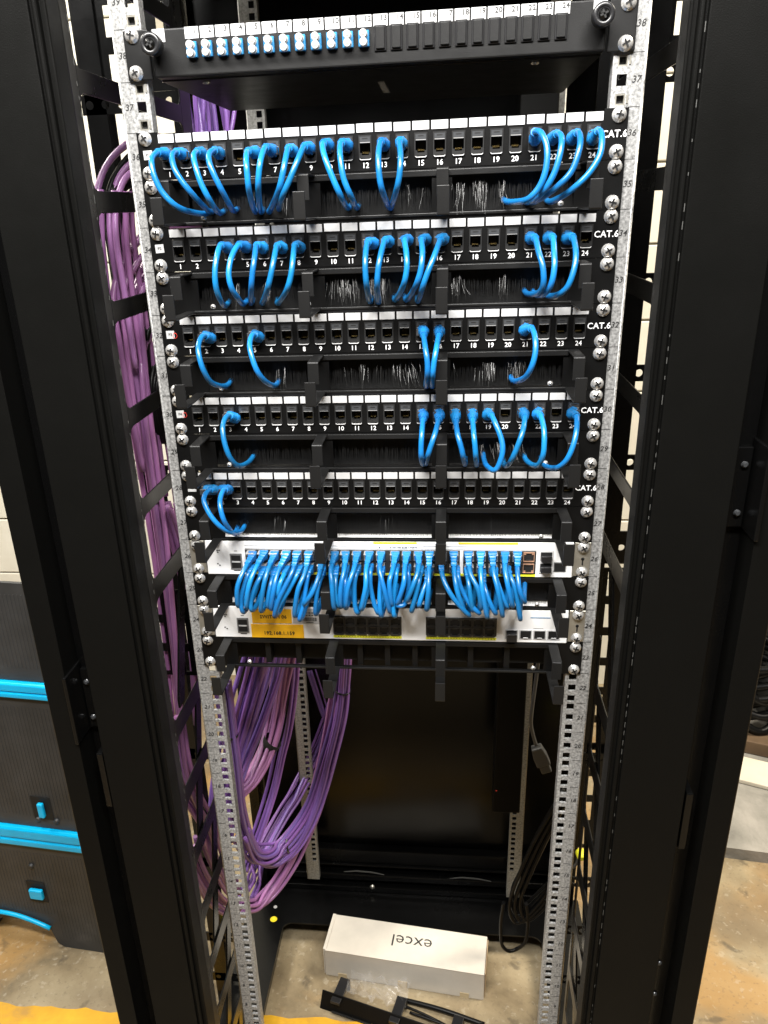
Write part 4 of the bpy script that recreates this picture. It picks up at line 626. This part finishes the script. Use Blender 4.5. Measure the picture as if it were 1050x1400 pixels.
# ------------------------------------------------------------ switches
def port_mesh():
    m = MB(); m.box(-.0058,.0058,-.0002,.0002,-.0050,.0050,1)
    for a,b,c_,d in ((-.0064,.0064,.0050,.0058),(-.0064,.0064,-.0058,-.0050),(-.0064,-.0058,-.0050,.0050),(.0058,.0064,-.0050,.0050)): m.box(a,b,-.0016,.0002,c_,d,0)
    m.box(-.0058,-.0034,-.0012,-.0003,.0030,.0050,0); m.box(.0034,.0058,-.0012,-.0003,.0030,.0050,0)
    m.box(-.0028,.0028,-.0010,-.0003,-.0046,-.0034,2)
    return m
PORT = port_mesh().mesh('network_port', ['port_dark', 'cavity', 'jack_grey'])
PORTC = port_mesh().mesh('network_port', ['copper_port', 'cavity', 'jack_grey'])
def colx(c): return (-.163+(c-1)*.01438) if c <= 12 else ((.0121+(c-13)*.01405) if c <= 18 else (.1005+(c-19)*.0139))
def switch(u, label):
    t = thing('network_switch', (0, 0, U(u)), label, 'switch', 'white network switches')
    put('chassis', MB().box(-.2200,.2200,.0005,.26,-.0215,.0218).mesh('chassis', 'switch_white'), t, bevel=.001)
    put('fascia', MB().box(-.2206,.2210,-.0042,.0003,-.0224,.0224).mesh('fascia', 'switch_white'), t, bevel=.0008)
    for sx in (-1, 1):
        put('rack_ear', MB().box(sx*.2222, sx*.2412, -.0024, -.0003, -.0212, .0218).box(sx*.2222, sx*.2238, -.0002, .05, -.0212, .0218).mesh('rack_ear', 'steel_bracket'), t, bevel=.0005, seg=1)
        put('ear_hole', MB().lathe(0,0,[(0,.002),(-.0002,.002)],12).box(-.0008,.0008,-.0002,0,-.008,0).mesh('ear_hole','cavity'), t, (sx*.2325,-.0025,.001))
        for sz in (-1, 1): screw(t, sx*.2325, sz*HS)
    ub = MB().box(-.0074,.0074,-.0052,-.0043,-.0104,.0104); ub.box(-.0058,.0058,-.0056,-.0053,.0012,.0082,1); ub.box(-.0058,.0058,-.0056,-.0053,-.0084,-.0014,1)
    ub.box(-.0050,.0050,-.0060,-.0057,-.0010,.0008,2)
    put('usb_port', ub.mesh('usb_port', ['switch_grey','cavity','lip_grey']), t, (-.1832, 0, -.0046))
    mk = MB()
    for x, z in ((-.206,.010),(-.2035,.010),(-.2055,.0075),(-.207,-.008),(-.2045,-.010)): mk.box(x-.0009,x+.0009,-.0046,-.0043,z-.0007,z+.0007)
    mk.box(-.1875,-.179,-.0046,-.0043,-.0175,-.0166); mk.box(-.185,-.181,-.0046,-.0043,.0090,.0095)
    put('led_marks', mk.mesh('led_marks', 'dark_ink'), t)
    return t
sw1 = switch(26, 'upper white network switch, its ports filled with blue cables')
g = MB()
for a, b in ((-.171,.0035),(.0035,.0895),(.0935,.1785)): g.box(a,b,-.0050,-.0043,-.0178,.0118)
put('port_block', g.mesh('port_block', 'port_dark'), sw1)
g = MB(); g.box(-.171,.1785,-.0049,-.0043,-.0212,-.0184); put('yellow_strip', g.mesh('yellow_strip','yellow_line_ink'), sw1)
for xa, xb in ((-.0135,.0385),(.0875,.157)): put('yellow_tab', MB().box(xa,xb,-.0047,-.0043,.0198,.0221).mesh('yellow_tab','yellow_paint'), sw1)
g = MB(); g.box(-.171,-.011,-.0046,-.0043,.0166,.0169); g.box(.045,.18,-.0046,-.0043,.0166,.0169); g.box(-.171,.18,-.0046,-.0043,.0128,.0131); put('groove_line', g.mesh('groove_line','switch_grey'), sw1)
put('printed_text', text_mesh('10/100/1000 BASE-T PORTS', .0028, 'dark_ink'), sw1, (.022, -.0046, .0150))
put('printed_text', text_mesh('A', .0036, 'dark_ink'), sw1, (-.006, -.0046, .0150))
for c_ in range(1, 25):
    for r_, z in (('u', .0046), ('l', -.0100)):
        o = put('network_port', PORTC if c_ == 24 else PORT, sw1, (colx(c_), -.0053, z))
        if r_ == 'l': o.rotation_euler = (0, math.pi, 0)
sf = MB().box(-.0080,.0080,-.0052,-.0043,-.0165,.0125); sf.box(-.0066,.0066,-.0058,-.0053,-.0004,.0106,1); sf.box(-.0066,.0066,-.0058,-.0053,-.0145,-.0040,1)
sf.box(-.0060,.0060,-.0105,-.0059,-.0002,.0070,2); sf.box(-.0060,.0060,-.0105,-.0059,-.0140,-.0070,2)
put('uplink_port', sf.mesh('uplink_port', ['lip_grey','cavity','black_plastic']), sw1, (.1902, 0, 0), bevel=.0003, seg=1)
put('console_port', MB().box(-.0072,.0072,-.0050,-.0043,-.0060,.0060).box(-.0062,.0062,-.0053,-.0051,-.0052,.0050,1).mesh('console_port', ['switch_grey','cavity']), sw1, (.2065, 0, -.0085))
sw2 = switch(24, 'lower white network switch with two orange label stickers')
for a, b, n in ((-.0672,.0188,6),(.0490,.1358,6)):
    g = MB().box(a,b,-.0050,-.0043,-.0142,.0108); put('port_block', g.mesh('port_block','port_dark'), sw2)
    g = MB().box(a,b,-.0049,-.0043,-.0196,-.0163)
    for k in range(24): g.box(a+.002+(b-a)*k/24.5, a+.0036+(b-a)*k/24.5, -.0050,-.00492,-.0183,-.0176, 1)
    put('yellow_strip', g.mesh('yellow_strip',['yellow_line_ink','dark_ink']), sw2)
    for k in range(n):
        for z, rr in ((.0046,0),(-.0082,math.pi)):
            o = put('network_port', PORT, sw2, (a+.0075+k*.0142, -.0053, z)); o.rotation_euler = (0, rr, 0)
for k, x in enumerate((.1540,.1712,.1880,.2048)):
    g = MB().box(-.0078,.0078,-.0050,-.0043,-.0066,.0066).box(-.0064,.0064,-.0054,-.0051,-.0052,.0054,1)
    if k == 0: g.box(-.0062,.0062,-.0135,-.0055,-.0062,.0040,2)
    else: g.box(-.0030,.0030,-.0060,-.0055,-.0050,-.0034,0)
    put('uplink_port', g.mesh('uplink_port', ['lip_grey','cavity','black_plastic']), sw2, (x, 0, -.0110), bevel=.0003, seg=1)
g = MB().box(.180,.192,-.0045,-.0043,-.0026,-.0022); g.box(.176,.200,-.0045,-.0043,.0118,.0128,1); put('printed_line', g.mesh('printed_line',['switch_grey','adapter_blue']), sw2)
for (x0,x1,z0,z1,s_,sz) in ((-.1705,-.1195,-.0008,.0190,'SWITCH 06',.0066),(-.1728,-.1052,-.0216,-.0026,'192.168.1.159',.0068)):
    e = put('orange_sticker', MB().box(x0,x1,-.0049,-.0043,z0,z1).mesh('orange_sticker','orange_label'), sw2)
    put('sticker_text', text_mesh(s_, sz, 'dark_ink'), e, ((x0+x1)/2+.002, -.0051, (z0+z1)/2 - (.001 if s_[0]=='S' else .003)))
e = put('white_sticker', MB().box(-.1180,-.0850,-.0047,-.0043,-.0010,.0200).mesh('white_sticker','white_label'), sw2)
g = MB()
x = -.1045
rb = random.Random(3)
while x < -.088:
    wd = rb.choice((.0004,.0007,.001)); g.box(x,x+wd,-.0050,-.0048,.0030,.0080); x += wd + rb.choice((.0004,.0007))
for z in (.0145,.0112): 
    for k in range(5): g.box(-.105+k*.0036,-.1024+k*.0036,-.0050,-.0048,z-.0007,z+.0007)
g.box(-.101,-.092,-.0050,-.0048,.0006,.0014)
put('barcode', g.mesh('barcode','dark_ink'), e)['kind'] = 'stuff'
# ------------------------------------------------------------ blue patch cables
V = lambda P: [Vector((a/1000, b/1000, c_/1000)) for a, b, c_ in P]
def blue_cable(P, label, group, kind):
    P = V(P); org = P[0].copy(); P = [p-org for p in P]
    pts = catmull(P, 7)
    # boot = first stretch of the path
    L = 0; ib = 1; blen = .026 if kind == 'panel' else .027
    for i in range(1, len(pts)):
        L += (pts[i]-pts[i-1]).length
        if L > blen: ib = i; break
    ib = max(ib, 4)
    m = MB().tube(pts[max(1, ib-3):], .0029, 10)
    o = put('patch_cable', m.mesh('patch_cable', 'cable_blue'), None, org); tag(o, label, 'patch cable', group)
    bpts = catmull(pts[0:ib+1:2] if ib > 5 else pts[0:ib+1], 5)
    n = len(bpts); rs = []
    for i in range(n):
        t = i/(n-1)
        r = .0062 if t < .55 else .0062 + (.0040-.0062)*min(1, (t-.55)/.25)
        if t > .55: r += .0004*(1 if (i % 3) < 1 else -1)*(1 if t < .97 else 0)
        rs.append(r)
    b = MB().tube(bpts, [r*1.12 for r in rs] if kind != 'panel' else rs, 4 if kind != 'panel' else 8, 0, 1.0)
    put('boot', b.mesh('boot', 'boot_blue'), o, bevel=.0016 if kind != 'panel' else 0)
    pl = MB().box(-.0052,.0052,-.0075,.004,-.0042,.0030); pl.box(-.0052,.0052,-.0125,.0,.0050,.0068) if kind != 'panel' else pl.box(-.0022,.0022,-.0085,.0,-.0056,-.0042)
    put('plug', pl.mesh('plug', 'hood_clear' if kind != 'panel' else 'smoky_plastic'), o, bevel=.0005, seg=1)
    return o
TUCK = {36: 'topmost', 34: 'second', 32: 'third', 30: 'fourth', 28: 'lowest'}
cnt = {}
tot = {}
for u, p, P in BLUE: tot[u] = tot.get(u, 0) + 1
for u, p, P in BLUE:
    cnt[u] = cnt.get(u, 0) + 1
    blue_cable(P, 'blue patch cable in the %s patch panel, %s plug from the left' % (TUCK[u], ORD[cnt[u]]), 'blue patch cables in the patch panels', 'panel')
for c_, r_, P in SWC:
    blue_cable(P, 'blue patch cable in the upper white switch, %s port from the left, %s row' % (ORD[c_], 'upper' if r_ == 'u' else 'lower'), 'blue patch cables in the upper switch', 'switch')
# ------------------------------------------------------------ purple cables
PL = {'left': ('mauve cable in the tall vertical bundle behind the left side frame', 'cable_mauve'),
      'arcA': ('purple cable arching from behind the topmost patch panel into the left bundle', 'cable_mauve'),
      'arcB': ('purple cable arching from behind the second patch panel into the left bundle', 'cable_mauve'),
      'arcC': ('purple cable arching from behind the third patch panel into the left bundle', 'cable_mauve'),
      'rightofleft': ('purple cable close behind the left mounting rail beside the switches', 'cable_mauve'),
      'lowleft': ('mauve cable sweeping inwards low down in the left side frame', 'cable_mauve'),
      'lowleft2': ('mauve cable coiled at the foot of the left side frame', 'cable_mauve'),
      'A': ('purple cable slanting left below the lowest cable manager', 'cable_purple'),
      'A2': ('purple cable slanting left behind the first slanting strand', 'cable_purple'),
      'B': ('purple cable gathered by the wide black strap below the managers', 'cable_mauve'),
      'C': ('pale purple cable hanging straight beside the wide black strap', 'cable_purple'),
      'D': ('purple cable running down beside the left mounting rail into a loop', 'cable_purple'),
      'E': ('purple cable of the big loop hanging down below the switches', 'cable_purple'),
      'F': ('mauve cable of the lowest loop just above the cabinet base', 'cable_mauve'),
      'G': ('purple cable crossing behind the big hanging loop', 'cable_purple'),
      'H': ('dark purple cable bowed out behind the left rear rail', 'cable_purple'),
      'T': ('purple cable dropping behind the fibre panel at upper left', 'cable_purple')}
for name, n, r0, r1, P in PURPLE:
    P = V(P); lab, mt_ = PL[name]
    base = catmull(P, 6); N = len(base)
    rnd = random.Random(name)
    offs = []
    tries = 0
    while len(offs) < n and tries < 4000:
        tries += 1
        a, rr = rnd.uniform(0, 2*math.pi), math.sqrt(rnd.random()); q = (rr*math.cos(a), rr*math.sin(a))
        if all((q[0]-s_[0])**2+(q[1]-s_[1])**2 > (.62-tries*.00014)**2 for s_ in offs): offs.append(q)
    T = [(base[min(i+1,N-1)]-base[max(i-1,0)]).normalized() for i in range(N)]
    for q in offs:
        tw = rnd.uniform(-1.1,1.1); ph = rnd.uniform(0, 6.28); pts = []
        for i in range(N):
            t = i/(N-1); R_ = r0 + (r1-r0)*t
            side = T[i].cross(Vector((0,1,0))).normalized(); dep = side.cross(T[i]).normalized()
            a = tw*t; wob = 1 + .20*math.sin(4*t+ph)
            x = (q[0]*math.cos(a)-q[1]*math.sin(a))*R_*wob; y = (q[0]*math.sin(a)+q[1]*math.cos(a))*R_*wob
            pts.append(base[i] + side*x + dep*y)
        org = pts[0].copy()
        o = put('network_cable', MB().tube([p-org for p in pts], .0037 if 'mauve' in mt_ else .0034, 8).mesh('network_cable', mt_), None, org)
        tag(o, lab, 'network cable', lab.replace('cable', 'cables', 1))
def strap(name, c, axis, rad, half, matn, label, cat):
    m = MB(); ax = Vector(axis).normalized(); u_ = ax.orthogonal().normalized(); v_ = ax.cross(u_)
    pr = [(-half, rad), (half, rad), (half, rad-.0015), (-half, rad-.0015), (-half, rad)]; n = 20
    vs = []; fs = []
    for a, r in pr:
        for k in range(n):
            t = 2*math.pi*k/n; vs.append(ax*a + (u_*math.cos(t) + v_*math.sin(t))*r)
    for i in range(4):
        for k in range(n): fs.append((i*n+k, i*n+(k+1) % n, (i+1)*n+(k+1) % n, (i+1)*n+k))
    m.add(vs, fs, 0, True)
    o = put(name, m.mesh(name, matn), None, c); return tag(o, label, cat)
strap('cable_strap', (-.246,.308,.645), (.6,.1,.75), .0185, .0105, 'velcro', 'wide black hook and loop strap around a purple cable bundle', 'cable strap')
strap('cable_tie', (-.1175,.40,.705), (.1,0,1), .0145, .0018, 'black_plastic', 'thin black tie near the top of the big purple loop', 'cable tie')
strap('cable_tie', (-.232,.322,.398), (1,.15,.1), .0185, .0018, 'black_plastic', 'thin black tie at the bottom of the big purple loop', 'cable tie')
strap('cable_tie', (-.2605,.122,.80), (.1,.05,1), .0150, .0018, 'black_plastic', 'thin black tie on the purple cables beside the left rail', 'cable tie')
# ------------------------------------------------------------ black arcs and power cables
def cord(P, r, matn, name, label, cat, group=None, sub=8):
    P = [Vector(p) for p in P]; org = P[0].copy()
    o = put(name, MB().tube([p-org for p in catmull(P, sub)], r, 8).mesh(name, matn), None, org); return tag(o, label, cat, group)
for k in range(4):
    d = k*.006
    cord([(-.245,.17,1.632-d),(-.280,.15,1.626-d),(-.309+d*.6,.125,1.600-d),(-.322+d*.6,.10,1.562),(-.326+d*.5,.10,1.50),(-.33,.11,1.40)], .0036, 'cable_black', 'black_cable', 'black cable arching over the upper purple cables at left', 'cable', 'black cables over the upper arch')
    cord([(-.245,.20,1.470-d),(-.283,.16,1.468-d),(-.304+d*.6,.13,1.445-d),(-.312+d*.6,.11,1.40),(-.313+d*.5,.11,1.33)], .0036, 'cable_black', 'black_cable', 'black cable arching below the upper purple arch at left', 'cable', 'black cables below the upper arch')
    cord([(-.245,.20,1.405-d),(-.276,.16,1.408-d),(-.294+d*.6,.13,1.385-d),(-.301+d*.6,.10,1.34),(-.302+d*.5,.11,1.27)], .0036, 'cable_black', 'black_cable', 'black cable arching beside the third patch panel at left', 'cable', 'black cables beside the third panel')
PW = [(.310,.42,.46),(.268,.42,.345),(.238,.42,.242),(.223,.42,.160),(.241,.42,.113),(.280,.42,.162),(.318,.42,.25)]
for k in range(7):
    dx = (k % 3)*.010 - .008; dy = (k//3)*.010
    cord([(x+dx*(1 if 0 < i < 6 else .6)+(k*.0012), y+dy, z+(k*.004 if i in (3,4,5) else 0)) for i, (x, y, z) in enumerate(PW)], .0038, 'cable_black', 'power_cable', 'black power cable hanging in a coil inside the right rail', 'power cable', 'black power cables coiled at right')
cord([(.203,.42,.17),(.199,.42,.11),(.203,.42,.049),(.218,.425,.022),(.238,.43,.024),(.254,.42,.060),(.256,.42,.12),(.250,.42,.17)], .0040, 'cable_black', 'power_cable', 'single black power cable looping down lowest onto the opening', 'power cable')
pc = cord([(.247,.43,.80),(.244,.43,.73),(.238,.42,.66),(.238,.42,.628),(.244,.42,.600),(.250,.42,.580)], .0036, 'cable_grey', 'power_lead', 'grey power lead hanging with a loose kettle-type plug', 'power lead')
ph = MB().prism([(-.010,.022),(.010,.022),(.0135,.0),(.0135,-.022),(-.0135,-.022),(-.0135,.0)], 'y', -.009, .009); ph.box(-.010,.010,-.007,.007,-.040,-.0222, 0)
po = put('plug', ph.mesh('plug', 'cable_grey'), pc, Vector((.2585,.42,.556))-Vector((.247,.43,.80)), .002); po.rotation_euler = (0, math.radians(-22), 0)
yl = thing('yellow_plug', (.350,.40,.331), 'small bright yellow plug low behind the right rail', 'plug')
put('cap', MB().lathe(0,0,[(-.012,.004),(-.008,.009),(.006,.011),(.012,.006)],14).mesh('cap','yellow_line_ink'), yl)
put('tail', MB().tube(catmull([(-.004,0,-.004),(-.010,0,-.03),(-.03,.01,-.06)],5), .003, 8).mesh('tail','cable_grey'), yl)
# ------------------------------------------------------------ things on the floor
bx = thing('cardboard_box', (-.0145,.3965,FZ), 'long white cardboard box lying on the floor inside the cabinet', 'box')
bx.rotation_euler = (0, 0, math.radians(-6.2))
put('carton', MB().box(-.1805,.1805,0,.104,0,.080).mesh('carton','carton_white'), bx, bevel=.0022)
put('end_flap', MB().box(-.1835,-.1812,.002,.102,.004,.0815).box(-.1835,-.176,.001,.103,.0808,.0822).mesh('end_flap','carton_white'), bx, bevel=.0008)
put('end_flap', MB().box(.1812,.1830,.006,.098,.004,.076).mesh('end_flap','carton_edge'), bx, bevel=.0005)
put('fold_edge', MB().box(-.1795,.1795,-.0012,.0022,.0788,.0812).mesh('fold_edge','carton_white'), bx, bevel=.0008)
put('tape', MB().box(-.012,.010,-.0016,-.0003,-.0,.020).box(-.150,-.130,-.0016,-.0003,0,.014).box(.128,.148,-.0016,-.0003,0,.016).mesh('tape','tape_brown'), bx)
tm = text_mesh('excel', .046, 'dark_ink', 'CENTER', 0.0, -0.004).copy(); tm.transform(Matrix.Rotation(-math.pi/2, 4, 'X'))
o = put('box_lettering', tm, bx, (.012, .057, .0803)); o.rotation_euler = (0, 0, math.pi)
mg = thing('cable_manager', (-.196,.331,FZ), 'loose black cable manager lying on the floor in front of the white box', 'cable manager')
mg.rotation_euler = (0, 0, math.radians(-16.0))
put('faceplate', MB().prism([(0,.0),(.003,.0),(.022,.034),(.019,.035)], 'x', 0, .482).mesh('faceplate','black_panel_face'), mg, bevel=.0008)
put('frame_bar', MB().box(.03,.45,-.004,.0,.004,.007).mesh('frame_bar','charcoal_panel'), mg, bevel=.0006)
for x in (.036, .172, .300, .44):
    put('cable_finger', MB().prism([(.004,.030),(.064,.034),(.067,.032),(.067,.002),(.062,.002),(.062,.026),(.004,.022)], 'x', x-.011, x+.011).mesh('cable_finger','black_plastic'), mg, bevel=.0008)
for k, (xa, ya, xb, yb) in enumerate(((.17,.062,.36,.045),(.17,.048,.30,.016),(.20,.030,.33,.012))):
    cord([(-.196+xa,.331-xa*.17+ya+.0,FZ+.006+k*.003),(-.196+(xa+xb)/2,.331-(xa+xb)/2*.17+(ya+yb)/2,FZ+.012),(-.196+xb,.331-xb*.17+yb,FZ+.006)], .0055 if k == 0 else .003, 'cable_black', 'black_strip', 'loose black strip on the floor behind the lying cable manager' , 'strip', 'black strips on the floor')
bg = MB(); rb = random.Random(5); nx, ny = 16, 9
for i in range(nx+1):
    for k in range(ny+1):
        bg.v.append((i*.0085, k*.0075, .006+rb.random()*.022+.012*math.sin(i*.9+k*.5)**2))
for i in range(nx):
    for k in range(ny):
        a = i*(ny+1)+k; bg.f.append([a, a+ny+1, a+ny+2, a+1]); bg.m.append(0); bg.sm.append(rb.random() < .5)
o = put('plastic_bag', bg.mesh('plastic_bag','plastic_bag'), None, (-.140,.350,FZ+.002)); o.rotation_euler = (0,0,math.radians(-8))
tag(o, 'crumpled clear plastic bag in front of the white box', 'plastic bag')
# black ribbed unit with cyan bands, left of the cabinet
ub = thing('plastic_unit', (-1.0145,.4586,FZ), 'tall black ribbed plastic unit with cyan bands left of the cabinet', 'plastic unit')
ub.rotation_euler = (0, 0, math.radians(-5.4))
def ribbed(z0, z1, x0=-.20, x1=.36, arch=False, yb=.075):
    m = MB()
    if arch:
        q = [(x0,z0),(-.03,z0),(-.012,z0+.052),(.03,z0+.075),(.125,z0+.068),(.148,z0+.052),(.158,z0+.012),(.175,z0),(x1,z0),(x1,z1),(x0,z1)]
        m.prism(q, 'y', .004, .075)
    else: m.box(x0, x1, .004, yb, z0, z1)
    x = x0 + .01
    while x < x1-.01:
        lo = z0 + (.105 if arch and -.04 < x < .17 else .03)
        m.box(x, x+.0030, .0033, .0045, lo, z1-.025); x += .0085
    return m
put('body_panel', ribbed(.0, .318, arch=True).mesh('body_panel','dark_rubber'), ub, bevel=.003)
put('body_panel', ribbed(.374, .722).mesh('body_panel','dark_rubber'), ub, bevel=.003)
put('body_panel', ribbed(.762, .985, yb=.012).mesh('body_panel','dark_rubber'), ub, bevel=.003)
for z0, z1 in ((.319,.373),(.723,.761)):
    h_ = (z1-z0)
    put('cyan_band', MB().prism([(.02,z0),(-.004,z0),(-.008,z0+h_*.1),(-.008,z0+h_*.34),(-.004,z0+h_*.38),(-.004,z0+h_*.46),(-.008,z0+h_*.5),(-.008,z0+h_*.9),(-.004,z1),(.02,z1)], 'x', -.20, .36).mesh('cyan_band','cyan_plastic'), ub, bevel=.0015)
for x, z, w_, hh in ((.205,.432,.007,.019),(.138,.175,.017,.014)):
    rc = put('clip_recess', MB().box(x-.024,x+.024,.0020,.0030,z-.031,z+.031).mesh('clip_recess','cavity'), ub, bevel=.0003, seg=1)
    put('clip', MB().box(-w_,w_,-.010,.0002,-hh,hh).mesh('clip','cyan_plastic'), rc, (x+.003,0,z), bevel=.003)
hp = [(-.012+i*.0165, -.003, .084+.020*math.sin(math.pi*(i*.8+1.6)/10) - .0021*i) for i in range(11)]
put('grip', MB().tube(hp, .0055, 8).mesh('grip','cyan_plastic'), ub)
for x, z in ((.14,.255),(.07,.46),(.19,.40),(.235,.40)):
    put('stud', MB().lathe(x, z, [(.003,.006),(-.001,.006),(-.002,.003)], 12).mesh('stud','dark_rubber'), ub)
# clutter to the right of the cabinet
st = put('concrete_step', MB().prism([(.72,.865),(1.5,.76),(2.2,1.0),(2.2,1.7),(.72,1.7)], 'z', FZ, FZ+.035).mesh('concrete_step','concrete_grey'), None); tag(st, kind='structure')
o = put('white_board', MB().box(-.4,.4,-.060,.060,0,.014).mesh('white_board','board_white'), None, (1.14,1.10,FZ+.036), .003); o.rotation_euler = (0,0,math.radians(-22)); tag(o, 'pale board lying on the grey step right of the cabinet', 'board')
o = put('timber_batten', MB().box(-.4,.4,-.03,.03,0,.045).mesh('timber_batten','timber'), None, (1.22,1.215,FZ+.036), .003); o.rotation_euler = (0,0,math.radians(-20)); tag(o, 'dark timber batten lying behind the pale board', 'batten')
for k in range(6):
    z0 = -.03 + .035*k; s_ = .02*math.sin(k*2.1)
    cord([(.93+s_,1.44,z0+.03),(.975,1.34+s_,z0+.01),(1.05,1.30,z0-.01+s_),(1.13,1.36,z0+.02),(1.17,1.45,z0+.06),(1.08+s_,1.50,z0+.09),(.98,1.46,z0+.08),(.96+s_,1.36,z0+.06),(1.06,1.31+s_,z0+.10),(1.20,1.36,z0+.14)], .012, 'cable_black', 'hose', 'thick black hose coiled behind the right side of the cabinet', 'hose', 'coiled black hoses')
o = put('dark_crate', MB().box(-.25,.25,-.12,.12,0,.5).box(-.25,.25,-.125,-.1205,.40,.47).box(-.25,.25,-.125,-.1205,.03,.08).mesh('dark_crate','dark_rubber'), None, (1.36,1.56,FZ+.036), .006)
tag(o, 'dark plastic crate behind the coiled hoses right of the cabinet', 'crate')
for k, (x, y) in enumerate(((1.04,1.55),(1.10,1.56),(1.17,1.54))):
    cord([(x,y,FZ),(x,y,.2),(x+.01,y,.62)], .016 if k != 1 else .026, ['conduit','cable_black','conduit'][k], 'conduit_pipe', ['thin bright metal pipe standing nearest the cabinet at right','thick black pipe standing between two metal pipes','thin metal pipe standing farthest right by the wall'][k], 'pipe', 'upright pipes at right')
